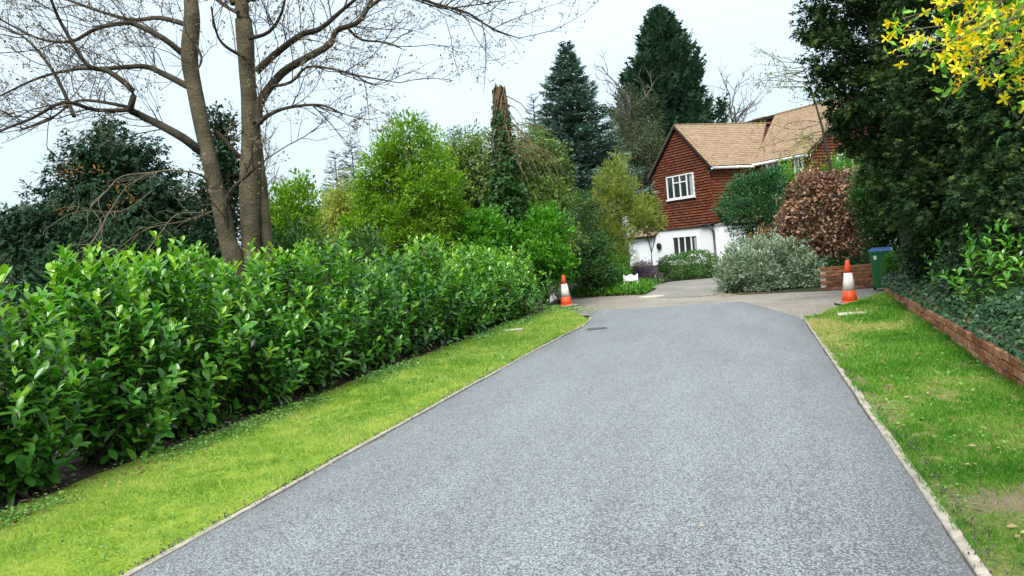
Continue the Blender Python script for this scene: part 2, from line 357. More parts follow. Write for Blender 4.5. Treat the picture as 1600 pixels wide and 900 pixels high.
M['laurel'] = leaf_mat('laurel_leaf', **LC)
M['laurel_o'] = leaf_mat('laurel_single_leaf', by_object=True, **LC)
M['grass_l'] = leaf_mat('moss_grass_blade', (.08, .2, .02), (.5, .49, .17), .7, .2, .35, mid=(.21, .37, .05))
M['grass_r'] = leaf_mat('lawn_blade', (.022, .13, .01), (.5, .43, .17), .7, .2, .35, mid=(.13, .31, .03))
M['weed'] = leaf_mat('weed_leaf', (.05, .16, .03), (.22, .4, .1), .55, .3, .25)
def LM(n, d, l, **k): M[n] = leaf_mat(n + '_leaf', d, l, **k)
LM('darkever', (.004, .018, .009), (.032, .082, .03), rough=.6, spec=.15, trans=.12)
LM('holly', (.006, .022, .01), (.035, .09, .03), rough=.35, spec=.45, trans=.12)
LM('bright', (.04, .12, .01), (.2, .36, .025), trans=.35)
LM('yellowg', (.11, .16, .02), (.34, .36, .06), trans=.35)
LM('lime', (.04, .13, .01), (.3, .42, .03), trans=.36, mid=(.12, .26, .016))
LM('fresh', (.03, .12, .012), (.15, .36, .03), trans=.35, mid=(.065, .22, .018))
LM('mid', (.012, .045, .01), (.06, .15, .025), trans=.22)
LM('ivymound', (.02, .06, .012), (.2, .31, .055), trans=.25)
LM('ivy', (.007, .03, .009), (.11, .21, .055), rough=.4, spec=.3, trans=.12, mid=(.02, .065, .02))
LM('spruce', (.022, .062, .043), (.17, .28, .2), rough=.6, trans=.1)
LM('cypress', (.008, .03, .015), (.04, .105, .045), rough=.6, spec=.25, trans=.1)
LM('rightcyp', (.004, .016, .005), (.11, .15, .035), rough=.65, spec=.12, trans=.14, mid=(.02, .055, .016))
LM('olive', (.03, .05, .02), (.13, .16, .07), trans=.2)
LM('goldcon', (.03, .08, .012), (.5, .42, .09), trans=.3, mid=(.13, .2, .025))
LM('farcon', (.02, .045, .025), (.08, .12, .06), trans=.15)
LM('hedge', (.015, .06, .01), (.09, .22, .03), trans=.25)
LM('roundbush', (.008, .04, .012), (.05, .16, .04), rough=.4, trans=.18)
LM('beech', (.025, .011, .007), (.48, .29, .17), rough=.45, spec=.4, trans=.15, mid=(.11, .048, .024))
LM('silver', (.05, .095, .045), (.42, .5, .34), rough=.6, trans=.15, mid=(.17, .245, .14))
LM('heather', (.035, .02, .035), (.2, .14, .2), rough=.7, trans=.15)
LM('birch', (.14, .19, .02), (.4, .44, .1), trans=.4)
LM('privet', (.03, .1, .012), (.15, .33, .05), rough=.4, trans=.28)
LM('bud', (.1, .07, .04), (.28, .24, .13), rough=.8, trans=.2)
LM('orange', (.22, .09, .02), (.5, .26, .06), rough=.7, trans=.3)
LM('forsleaf', (.06, .2, .015), (.22, .45, .04), trans=.35)
M['petal'] = leaf_mat('forsythia_petal', (.78, .56, .006), (.9, .76, .04), .5, .25, .35, by_object=True)

# ------------------------------------------------------------------ ground, lane, driveway, lawns
def sheet(name, poly, z, mat, kind='structure', step=None, zf=None):
    mb = MB(); mb.add([(x, y, z) for x, y in poly], [tuple(range(len(poly)))])
    o = mb.build(name, mat); o['kind'] = kind; return o
g = MB(); S = 1200
g.add([(-S, -S, -.04), (S, -S, -.04), (S, S, -.04), (-S, S, -.04)], [(0, 1, 2, 3)])
tag(g.build('ground', M['under']), kind='structure')

rs = random.Random(4)
def jit(pts, n, amp):
    o = []
    for a, b in zip(pts[:-1], pts[1:]):
        for k in range(n):
            t = k / n; o.append((a[0] + (b[0] - a[0]) * t + rs.uniform(-amp, amp), a[1] + (b[1] - a[1]) * t + rs.uniform(-amp, amp)))
    return o + [pts[-1]]
lane = jit([(-12, 20.6), (-4.75, 18.75), (-3.6, 16.7), (-1, 15.5), (.7, 13.6), (1.2, 14.35), (2.36, 16.1), (3, 16.6), (9, 16.8)], 4, .03) + jit([(9, 19.3), (2.6, 18.95), (1.3, 19.05), (-.3, 19.4), (-.85, 20.6), (-2.85, 21.7), (-3.9, 21.9), (-4.95, 22.6), (-12, 24.6)], 4, .05)
sheet('lane', lane, -.012, M['lane'])
court = jit([(-2.75, 21.2), (-2.1, 20.0), (-1.2, 19.6), (-.7, 20.2), (-.5, 22), (-.4, 27.2)], 4, .06) + jit([(-.4, 27.2), (-2.6, 26.6), (-3.1, 25.2), (-2.7, 23.3)], 4, .06)
sheet('forecourt', court, -.006, M['court'])

XL, XR = -3.2, .82
def left_edge(y): return -3.24 + .012 * (y - 3.4) + (.0 if y < 12.5 else .10 * math.sin((y - 12.5) * 1.1))
def kerb_edge(y): return .83 - .008 * (y - 3.7)
def right_edge(y): return .83 - .008 * (y - 3.7) + (.05 * math.exp(-((y - 5.5) / .75) ** 2))
def driveway():
    ys = np.concatenate([np.arange(-2, 13.7, .08), [13.7]]); mb = MB(); V = []; F = []; nx = 15
    rng = np.random.default_rng(3)
    jl = (vnoise(np.c_[ys, ys * 0], 2.2, 1) - .5) * .05 + rng.normal(0, .004, len(ys)); jr = (vnoise(np.c_[ys, ys * 0], 2.4, 2) - .5) * .035 - .008 + rng.normal(0, .004, len(ys))
    def row(xl, xr, y, yl=None, yr=None):
        yl = y if yl is None else yl; yr = y if yr is None else yr
        for k in range(nx):
            t = k / (nx - 1); x = xl + (xr - xl) * t; q = min(t, 1 - t) * (xr - xl)
            z = .022 + .02 * min(1, q * 2) - (.03 if q < .001 else 0.008 if q < .06 else 0)
            V.append((x, yl + (yr - yl) * t, z))
    def fullrow(xl, xr, yl, yr):
        # two extra columns close to the edges give a rolled shoulder
        for t in [0, .006, .03] + list(np.linspace(.1, .9, 9)) + [.97, .994, 1]:
            x = xl + (xr - xl) * t; q = min(t, 1 - t)
            z = -.03 if q == 0 else .012 if q < .01 else .022 if q < .05 else .03
            V.append((x, yl + (yr - yl) * t, z))
    for k, y in enumerate(ys): fullrow(left_edge(y) + jl[k], right_edge(y) + jr[k], y, y)
    for s in np.linspace(.08, 1, 26):                      # the far mouth: its right corner is cut off towards the lane
        xl = left_edge(13.7 + 2.2 * s) - .35 * s * s; yl = 13.7 + 3.5 * s
        xr = right_edge(13.7) + .01 - .95 * s; yr = 13.7 + 3.6 * s
        e = rs.uniform(-.015, .015); fullrow(xl + e, xr + e, yl, yr)
    xl, yl, xr, yr = xl, yl, xr, yr
    n = 15; m = len(V) // n
    for t in [0, .006, .03] + list(np.linspace(.1, .9, 9)) + [.97, .994, 1]: V.append((xl + (xr - xl) * t, yl + (yr - yl) * t + .03, -.03))
    m += 1
    F = [(i * n + j, i * n + j + 1, (i + 1) * n + j + 1, (i + 1) * n + j) for i in range(m - 1) for j in range(n - 1)]
    mb.add(V, F); o = mb.build('driveway', M['asphalt'], smooth=True); o['kind'] = 'structure'
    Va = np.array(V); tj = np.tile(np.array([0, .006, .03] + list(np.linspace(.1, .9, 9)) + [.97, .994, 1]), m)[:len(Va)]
    tn = np.exp(-np.minimum(tj, 1.0) / .035) * .6 + np.exp(-(1 - tj) / .06) * 1.0; tn = tn * (.45 + .9 * vnoise(Va[:, :2], .8, 3))  # painted edge darkening: bitumen-rich strip plus view-angle tone, strongest at the right
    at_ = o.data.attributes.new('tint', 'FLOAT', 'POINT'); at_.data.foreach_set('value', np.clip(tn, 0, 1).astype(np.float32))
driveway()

def wall_x(y): return 2.33 + (y - 16.07) * .029 if y > 5 else 2.33 + (5 - 16.07) * .029
def lawn_z(x, y, side):
    P = np.c_[x, y]; z = .004 + .02 * vnoise(P, 1.3, 5) + .012 * vnoise(P, 4, 6)
    if side == 'r': z = z + np.clip((y - 9) / 7, 0, 1) * .1 * np.clip((x - .9) / 1.2, 0, 1) * np.clip((16.3 - y + (x - 2.3) * 1.3) / .8, 0, 1)
    else: z = z + .05 * np.clip((-3.4 - x) / 1.2, 0, 1)
    return z
dirt = lambda x, y: np.exp(-((((x - 1.42) / .5) ** 2 + ((y - 4.6) / .36) ** 2) ** 1.4)) * (.75 + .7 * vnoise(np.c_[x, y], 4, 12))
def lawn(name, mat, x0f, x1f, y0, y1, side, yfar=None):
    ys = np.arange(y0, y1 + .01, .07); nx = 24; V = []
    for y in ys:
        a, b = x0f(y), x1f(y)
        for k in range(nx):
            V.append((a + (b - a) * k / (nx - 1), y, 0))
    V = np.array(V); V[:, 2] = lawn_z(V[:, 0], V[:, 1], side)
    m = len(ys); F = np.array([(i * nx + j, i * nx + j + 1, (i + 1) * nx + j + 1, (i + 1) * nx + j) for i in range(m - 1) for j in range(nx - 1)])
    o = np_obj(name, V, F, mat, tint=np.clip(dirt(V[:, 0], V[:, 1]), 0, 1) if side == 'r' else np.zeros(len(V))); o['kind'] = 'structure'
# verge on the left between driveway and laurels; its far end rounds off at the lane
def vl0(y): return -5.0 + .03 * (y - 4)
def vl1(y): return left_edge(y) - .045 if y < 15.6 else -3.22 - .05 - (y - 15.6) ** 1.15 * .42
lawn('verge', M['turf_l'], vl0, vl1, -1, 18.7, 'l')
def rl0(y): return kerb_edge(y) + .04 if y < 13.75 else .9 + (y - 13.75) * .62
lawn('lawn', M['turf_r'], rl0, lambda y: max(wall_x(y), rl0(y) + .02), 0, 16.1, 'r')
sheet('planting_bed', [(-7.2, -1), (-4.93, -1), (-4.92, 5), (-4.66, 10), (-4.5, 17), (-4.7, 18.5), (-7.5, 19.2)], .05, M['soil'])
sheet('raised_bed', [(wall_x(5) + .1, 0), (8, 0), (8, 16.2), (wall_x(16) + .1, 16.2)], .27, M['soil'])

# edging along the driveway
kerb = empty('kerb', (.85, 8, 0), kind='structure')
kr = random.Random(8); y = 1.2
while y < 13.4:
    L = kr.uniform(.55, .95); mb = MB(); a, b = y, min(y + L - .012, 13.6); h = kr.uniform(.023, .03)
    sh = kr.uniform(-.008, .008); wd = kr.uniform(.052, .062)
    x0, x1 = right_edge(a) - .018 + sh * .3 - .05 * math.exp(-((a - 5.5) / .75) ** 2), right_edge(b) - .018 + sh * .3 + kr.uniform(-.003, .003) - .05 * math.exp(-((b - 5.5) / .75) ** 2)
    mb.hexa([(x0, a, -.1), (x0 + wd, a, -.1), (x1 + wd, b, -.1), (x1, b, -.1), (x0, a, h), (x0 + wd, a, h), (x1 + wd, b, h + kr.uniform(-.004, .004)), (x1, b, h)])
    mb.build('edging_stone', M['edging'], kerb, bevel=.006); y += L
kerb2 = empty('kerb', (-3.2, 8, 0), kind='structure')
y = .5
while y < 15.4:
    L = kr.uniform(.9, 1.5); mb = MB(); a, b = y, y + L - .01; h = kr.uniform(.022, .03); wd = kr.uniform(.04, .05)
    x0, x1 = left_edge(a) + .016 + kr.uniform(-.004, .004), left_edge(b) + .016 + kr.uniform(-.004, .004)
    mb.hexa([(x0 - wd, a, -.1), (x0, a, -.1), (x1, b, -.1), (x1 - wd, b, -.1), (x0 - wd, a, h), (x0, a, h), (x1, b, h), (x1 - wd, b, h)])
    mb.build('edging_board', M['timber_edge'], kerb2, bevel=.004); y += L

# ------------------------------------------------------------------ house
TH = .716; HA = np.array([-1.526, 39.29, 0])
HU = np.array([-math.sin(TH), math.cos(TH), 0]); HV = np.array([math.cos(TH), math.sin(TH), 0]); HZ = np.array([0, 0, 1.])
def H(a, b, z): return HA + HU * a + HV * b + HZ * z
GW, EZ, RZ, TZ, L1 = 4.78, 4.68, 6.84, 1.82, 2.61
house = empty('house', tuple(H(2.4, 4, 0)), 'tile hung and white rendered house with brown tiled roof behind the shrubs', 'house')
def hslab(mb, a0, a1, b0, b1, z0, z1):
    mb.hexa([H(a0, b0, z0), H(a0, b1, z0), H(a1, b1, z0), H(a1, b0, z0), H(a0, b0, z1), H(a0, b1, z1), H(a1, b1, z1), H(a1, b0, z1)])
mb = MB(); hslab(mb, 0, GW, 0, 9.6, -.05, TZ); hslab(mb, GW + .002, 7.6, .01, 6, -.05, 1.55); hslab(mb, -3.55, -.002, L1, 9.6, -.05, TZ + .3)
mb.build('ground_floor_wall', M['render'], house)
# upper core, set back behind the hung tiles
M['tilecore'] = plain('tile_backing', (.09, .03, .02), .9, .1)
mb = MB(); s = .05
hslab(mb, s, GW - s, s, 9.55, TZ, EZ); hslab(mb, -3.5, s - .003, L1 + s, 9.55, TZ + .3, EZ)
mb.add([H(s, s, EZ), H(GW - s, s, EZ), H(GW / 2, s, RZ - .06), H(s, 7, EZ), H(GW - s, 7, EZ), H(GW / 2, 7, RZ - .06)], [(0, 2, 1), (3, 4, 5), (0, 3, 5, 2), (1, 2, 5, 4)])
mb.add([H(-3.5, L1 + s, EZ), H(-3.5, 9.55, EZ), H(-3.5, L1 + 3.5, 7.0)], [(0, 1, 2)])
mb.build('upper_wall', M['tilecore'], house)
def tile_field(name, org, du, nrm, rows, gauge, tw, mat, seed, thick=.03, tilt=.075, parent=house, up=HZ, skip=None):
    """rows: list of (s, u0, u1): distance up the slope and the extent along du; each tile is its own lapped slab, joined as one part"""
    rng = np.random.default_rng(seed); Vs = []; Fs = []; ti = []
    cube = np.array([(3, 2, 1, 0), (4, 5, 6, 7), (0, 1, 5, 4), (1, 2, 6, 5), (2, 3, 7, 6), (3, 0, 4, 7)]); n = 0
    for r, (sv, u0, u1) in enumerate(rows):
        x = u0 + (tw / 2 if r % 2 else 0) - tw / 2
        rowt = rng.uniform(-.08, .08)
        while x < u1:
            a, b = max(x, u0) + .0015, min(x + tw, u1) - .0015; x += tw
            if b - a < .02: continue
            if skip and skip(.5 * (a + b), sv): continue
            j = rng.uniform(-.006, .006); e = rng.uniform(0, .006)
            P = []
            for (uu, ss, dd) in ((a, 0, 0), (b, 0, 0), (b, gauge * 1.25, 0), (a, gauge * 1.25, 0), (a, 0, thick), (b, 0, thick), (b, gauge * 1.25, thick), (a, gauge * 1.25, thick)):
                off = tilt * (1 - ss / (gauge * 1.25)) + dd + e
                P.append(org + du * uu + up * (sv + ss + j) + nrm * off)
            Vs += P; Fs.append(cube + n); n += 8; ti += [min(1, max(0, rng.beta(5, 5) + rowt))] * 8
    return np_obj(name, np.array(Vs), np.concatenate(Fs), mat, parent, False, np.array(ti), 'stuff')
gauge = .134
wz0, wz1, wa0, wa1 = 3.3, 4.46, 1.28, 3.5
rows = []
z = TZ
while z < RZ - .1:
    if z < EZ: rows.append((z, 0, GW))
    else:
        k = (z - EZ) / (RZ - EZ) * GW / 2; rows.append((z, k, GW - k))
    z += gauge
tile_field('hung_tiles', H(0, .04, 0), HU, -HV, rows, gauge, .165, M['tile'], 1, skip=lambda a, z: wa0 - .02 < a < wa1 + .02 and wz0 - .14 < z < wz1 - .02)
rows = [(TZ + gauge * k, .0, L1) for k in range(int((EZ - TZ) / gauge))]
tile_field('hung_tiles', H(.04, 0, 0), HV, -HU, rows, gauge, .165, M['tile'], 2)
rows = [(TZ + .3 + gauge * k, 0, 3.5) for k in range(int((EZ - TZ - .3) / gauge))]
tile_field('hung_tiles', H(0, L1 + .04, 0), -HU, -HV, rows, gauge, .165, M['tile'], 3, skip=lambda a, z: (2.68 < a < 3.28 or .9 < a < 1.9) and 3.4 < z < 4.5)
rows = []; z = TZ + .3
while z < 7.1:
    if z < EZ: rows.append((z, 0, 7))
    else: k = (z - EZ) / (7.2 - EZ) * 3.5; rows.append((z, k, 7 - k))
    z += gauge
tile_field('hung_tiles', H(-3.5, L1, 0), HV, -HU, rows, gauge, .165, M['tile'], 4, skip=lambda a, z: 1.6 < a < 2.7 and 3.3 < z < 4.6)
# roofs
def roof_plane(name, e0, e1, r0, r1, seed, g=.16):
    """e0-e1 eave line, r0-r1 ridge line (world points)"""
    e0, e1, r0, r1 = map(np.array, (e0, e1, r0, r1))
    du = unit(e1 - e0); rel = r0 - e0; up = unit(rel - du * (rel @ du)); nr = np.cross(du, up)
    if nr[2] < 0: nr = -nr
    Ls = (rel @ up); L0 = (e1 - e0) @ du; rows = []; s_ = 0
    while s_ < Ls:
        t = s_ / Ls; rows.append((s_, t * ((r0 - e0) @ du), L0 + t * ((r1 - e1) @ du))); s_ += g
    tile_field(name, e0 + nr * .02, du, nr, rows, g, .2, M['rooftile'], seed, thick=.016, tilt=.016, up=up)
    mb = MB(); mb.hexa([e0 - nr * .06, e1 - nr * .06, r1 - nr * .06, r0 - nr * .06, e0, e1, r1, r0]); mb.build('roof_deck', M['darkwood'], house)
ov = .22
slope_w = (RZ - EZ) / (GW / 2)
ez2 = EZ - ov * slope_w + .06
# wing, right slope (runs into the main roof) and left slope
roof_plane('roof_tiles', H(-ov, -.18, ez2), H(-ov, L1 + .1, ez2), H(GW / 2, -.18, RZ + .06), H(GW / 2, L1 + 3.2, RZ + .06), 11)
roof_plane('roof_tiles', H(GW + ov, -.18, ez2), H(GW + ov, 7, ez2), H(GW / 2, -.18, RZ + .06), H(GW / 2, 7, RZ + .06), 12)
MR = 7.2; sm = (MR - EZ) / 3.5; me2 = EZ - ov * sm + .06
roof_plane('roof_tiles', H(-.25, L1 - ov, me2), H(-3.72, L1 - ov, me2), H(GW / 2 - .3, L1 + 3.5, MR + .06), H(-3.72, L1 + 3.5, MR + .06), 13)
roof_plane('roof_tiles', H(4.5, L1 + 7 + ov, me2), H(-3.72, L1 + 7 + ov, me2), H(4.5, L1 + 3.5, MR + .06), H(-3.72, L1 + 3.5, MR + .06), 14)
mb = MB()
for k in range(20):
    b = -.16 + k * .31
    mb.tube([H(GW / 2, b, RZ + .075), H(GW / 2, b + .3, RZ + .08)], .075, 8)
for k in range(25):
    a = 2 - k * .31
    if a < -3.4: break
    mb.tube([H(a, L1 + 3.5, MR + .085), H(a - .3, L1 + 3.5, MR + .09)], .085, 8)
o = mb.build('ridge_tiles', M['rooftile'], house, True); o['kind'] = 'stuff'
roof_plane('lean_to_roof', H(7.8, -.2, 1.5), H(GW + .1, -.2, 1.5), H(7.8, 2.6, 2.9), H(GW + .1, 2.6, 2.9), 15)
# barge boards, gutters, pipes
def bar(name, p, q, wd, ht, mat, parent=house, n=None):
    p, q = np.array(p), np.array(q); d = unit(q - p); sd = unit(np.cross(d, HZ if abs(d[2]) < .9 else HV)); up = np.cross(sd, d)
    mb = MB(); mb.hexa([p - sd * wd / 2 - up * ht / 2, p + sd * wd / 2 - up * ht / 2, q + sd * wd / 2 - up * ht / 2, q - sd * wd / 2 - up * ht / 2,
                        p - sd * wd / 2 + up * ht / 2, p + sd * wd / 2 + up * ht / 2, q + sd * wd / 2 + up * ht / 2, q - sd * wd / 2 + up * ht / 2])
    return mb.build(name, mat, parent)
bar('barge_board', H(-ov, -.15, ez2 - .03), H(GW / 2, -.15, RZ + .02), .05, .1, M['darkwood'])
bar('barge_board', H(GW + ov, -.15, ez2 - .03), H(GW / 2, -.15, RZ + .02), .05, .1, M['darkwood'])
bar('barge_board', H(-3.7, L1 - ov, me2 - .03), H(-3.7, L1 + 3.5, MR + .02), .05, .16, M['darkwood'])
mb = MB(); mb.tube([H(-ov - .05, -.15, ez2 - .07), H(-ov - .05, L1 - .2, ez2 - .09)], .065, 8); mb.build('gutter', M['whitepaint'], house, True)
mb = MB(); mb.tube([H(-.2, L1 - ov - .06, me2 - .07), H(-3.72, L1 - ov - .06, me2 - .07)], .065, 8); mb.build('gutter', M['whitepaint'], house, True)
bar('fascia', H(-.02, L1 - .06, me2 - .06), H(-3.72, L1 - .06, me2 - .06), .03, .16, M['whitepaint'])
mb = MB(); mb.tube([H(-.05, -.09, TZ + .0), H(-.05, 2.4, TZ - .02)], .045, 8); mb.build('lower_gutter', M['whitepaint'], house, True)
mb = MB(); mb.tube([H(.95, -.12, TZ + .03), H(.3, -.12, TZ), H(.14, -.12, TZ - .12), H(.02, -.1, TZ - .3), H(0.02, -.08, .0)], .05, 8); mb.build('downpipe', M['blackpipe'], house, True)
mb = MB(); mb.tube([H(.35, -.1, TZ + .01), H(-.3, -.1, TZ + .05)], .04, 8); mb.build('pipe_branch', M['blackpipe'], house, True)
bar('tile_skirt_board', H(-.02, -.03, TZ - .03), H(GW, -.03, TZ - .03), .06, .06, M['darkwood'])
mb = MB(); mb.tube([H(-.12, -.05, EZ - .28), H(-.12, -.22, EZ - .3)], .1, 10); mb.build('security_lamp', M['black'], house, True)
mb = MB(); mb.tube([H(4.62, -.01, .95), H(4.62, -.09, .95)], .18, 20); mb.build('round_wall_plaque', M['black'], house)
# pent roof slope seen at the side of the wing
roof_plane('pent_roof', H(-1.3, .1, TZ - .05), H(-1.3, L1 - .05, TZ - .05), H(-.02, .1, 2.55), H(-.02, L1 - .05, 2.55), 16)
mb = MB(); hslab(mb, -1.1, -.004, .3, L1 - .02, -.05, TZ - .14); mb.build('porch_wall', M['render'], house)
def window(a0, a1, z0, z1, lights, face, transom=None, depth=0):
    """face(a, d, z): along the wall, out of the wall, up"""
    win = empty('window', (0, 0, 0)); win.parent = house; ORG[win.name] = ORG[house.name]
    fw = .055
    def blk(name, x0, x1, y0, y1, d0, d1, mat):
        mb = MB(); mb.hexa([face(x0, d0, y0), face(x1, d0, y0), face(x1, d1, y0), face(x0, d1, y0), face(x0, d0, y1), face(x1, d0, y1), face(x1, d1, y1), face(x0, d1, y1)])
        return mb.build(name, mat, win)
    blk('sill', a0 - .06, a1 + .06, z0 - .07, z0 - .002, .03, .13, M['whitepaint'])
    mb = MB()
    def pf(x0, x1, y0, y1, d0=.02, d1=.09): mb.hexa([face(x0, d0, y0), face(x1, d0, y0), face(x1, d1, y0), face(x0, d1, y0), face(x0, d0, y1), face(x1, d0, y1), face(x1, d1, y1), face(x0, d1, y1)])
    pf(a0, a1, z0, z0 + fw); pf(a0, a1, z1 - fw, z1); pf(a0, a0 + fw, z0 + fw, z1 - fw); pf(a1 - fw, a1, z0 + fw, z1 - fw)
    n = len(lights); xs = [a0] + [a0 + (a1 - a0) * sum(lights[:k + 1]) / sum(lights) for k in range(n)]
    for x in xs[1:-1]: pf(x - fw * .5, x + fw * .5, z0 + fw, z1 - fw, .022, .088)
    for k in range(n):
        if transom and transom[k]:
            zt = z0 + (z1 - z0) * transom[k]; pf(xs[k] + fw * .5, xs[k + 1] - fw * .5, zt - fw * .45, zt + fw * .45, .024, .086)
    mb.build('frame', M['whitepaint'], win)
    for k in range(n): blk('pane', xs[k] + .02, xs[k + 1] - .02, z0 + .03, z1 - .03, .03, .042, M['glass'])
    for k in (0,): blk('curtain', xs[k] + .045, xs[k] + (xs[k + 1] - xs[k]) * .62, z0 + .06, z1 - .06, .043, .046, M['curtain'])
    return win
window(wa0, wa1, wz0, wz1, [1, 1, 1, 1], lambda a, d, z: H(a, -d, z), [0, .68, .68, 0])
window(1.36, 3.42, .4, 1.4, [1, 1, 1, 1], lambda a, d, z: H(a, .04 - d, z))
window(.5, 1.02, .62, 1.66, [1], lambda a, d, z: H(-1.1 + .04 - d, a + .3, z))
window(2.72, 3.24, 3.5, 4.5, [1, 1], lambda a, d, z: H(-a, L1 - d, z))
window(.95, 1.85, 3.5, 4.5, [1, 1], lambda a, d, z: H(-a, L1 - d, z))
window(1.65, 2.65, 3.4, 4.5, [1, 1], lambda a, d, z: H(-3.5 - d, L1 + a, z))
# red chimney just showing above the wing ridge
mb = MB(); hslab(mb, 3.0, 3.8, 6.2, 7.2, 5.4, 7.3); mb.build('chimney', M['brick2'], house, bevel=.02)
mb = MB(); hslab(mb, 2.95, 3.85, 6.15, 7.25, 7.3, 7.4); mb.build('chimney_cap', M['brick2'], house, bevel=.02)

# ------------------------------------------------------------------ brick walls
def brick_variants(l, d, h, mat, n=4, seed=0):
    r = random.Random(seed); out_ = []
    for k in range(n):
        mb = MB(); P = []
        for z in (-h / 2, h / 2):
            for x, y in ((-l / 2, -d / 2), (l / 2, -d / 2), (l / 2, d / 2), (-l / 2, d / 2)):
                P.append((x + r.uniform(-.004, .004), y + r.uniform(-.004, .004), z + r.uniform(-.003, .003)))
        mb.hexa(P); me = mb.mesh('brick', mat); bevel_mesh(me, .006); out_.append(me)
    return out_
def put_brick(meshes, parent, p, ang, r, tilt=.012):
    o = bpy.data.objects.new('brick', r.choice(meshes)); COL.objects.link(o); o.parent = parent
    o.location = tuple(np.array(p) - ORG[parent.name]); o.rotation_euler = (r.uniform(-tilt, tilt), r.uniform(-tilt, tilt), ang + r.uniform(-.012, .012))
gw = empty('garden_wall', (2.2, 10, 0), 'low brown brick retaining wall edging the right lawn under ivy', 'wall')
bl = brick_variants(.215, .1025, .074, M['brick'], 5, 1); bh = brick_variants(.1025, .2, .075, M['brick'], 5, 2)
br = random.Random(5); y0w, y1w = 3.4, 16.1
mb = MB(); mb.hexa([(wall_x(y0w) - .01, y0w, -.1), (wall_x(y0w) + .12, y0w, -.1), (wall_x(y1w) + .12, y1w, -.1), (wall_x(y1w) - .01, y1w, -.1),
                    (wall_x(y0w) - .01, y0w, .315), (wall_x(y0w) + .12, y0w, .315), (wall_x(y1w) + .12, y1w, .315), (wall_x(y1w) - .01, y1w, .315)])
mb.build('mortar_core', M['mortar'], gw)
ang = math.pi / 2 - .029
for c in range(3):
    y = y0w + (.1125 if c % 2 else 0); z = .042 + c * .086
    while y < y1w - .1:
        put_brick(bl, gw, (wall_x(y) + .033 + br.uniform(-.004, .004), y, z + br.uniform(-.003, .003)), ang, br); y += .227
y = y0w
while y < y1w:
    put_brick(bh, gw, (wall_x(y) + .08 + br.uniform(-.007, .007), y, .305 + br.uniform(-.006, .004)), ang - math.pi / 2, br); y += .1135
bw = empty('brick_wall', (2, 19, 0), 'old red brick wall behind the right traffic cone beside the wheelie bin', 'wall')
b2 = brick_variants(.215, .1025, .065, M['brick2'], 5, 3)
mb = MB(); mb.box((2.45, 19.06, .22), (2.0, .09, .56)); mb.build('mortar_core', M['mortar'], bw)
for c in range(7):
    x = 1.55 + (.1125 if c % 2 else 0)
    while x < 3.4:
        put_brick(b2, bw, (x + br.uniform(-.004, .004), 19.03, .036 + c * .075), 0, br); x += .227

# ------------------------------------------------------------------ traffic cones, bin, sign and small things
def cone(p, rz, tilt, label, hgt=.8):
    r = empty('traffic_cone', tuple(p), label, 'traffic cone', 'traffic cones at the mouth of the driveway')
    k = hgt / .78
    def B(): return MB()
    mb = B(); mb.box((0, 0, .012), (.43, .43, .024)); me = mb.mesh('foot', M['cone_foot']); link('foot', me, r)
    me = MB().box((0, 0, .037), (.42, .42, .026)).mesh('base', M['cone_base']); bevel_mesh(me, .009, 2); link('base', me, r)
    def rad(z): return .135 - (.135 - .035) * (z - .05) / (.78 - .05)
    def seg(name, z0, z1, mat, e=0, extra=()):
        pr = [(rad(z0) + e, z0 * k), (rad((z0 + z1) / 2) + e, (z0 + z1) / 2 * k), (rad(z1) + e, z1 * k)] + list(extra)
        me = MB().lathe(pr, 28).mesh(name, mat, smooth=True); return link(name, me, r)
    seg('lower_cone', .05, .27, M['cone_orange'], .002, [(rad(.27) - .004, .272 * k)])
    me = MB().lathe([(.165, .05 * k), (.16, .062 * k), (.14, .075 * k)], 28).mesh('skirt', M['cone_orange'], smooth=True); link('skirt', me, r)
    seg('reflective_sleeve', .262, .565, M['cone_white'], .006)
    seg('upper_cone', .56, .775, M['cone_orange'], .001, [(.03, .785 * k), (.018, .79 * k), (.018, .77 * k)])
    r.rotation_euler = (tilt[0], tilt[1], rz)
cone((1.66, 15.63, -.01), R_(12), (0, 0), 'orange and white traffic cone on the lane beside the right lawn')
cone((-4.22, 18.35, .05), R_(30), (R_(-1.5), R_(-2)), 'orange and white traffic cone at the far end of the laurel hedge', .76)

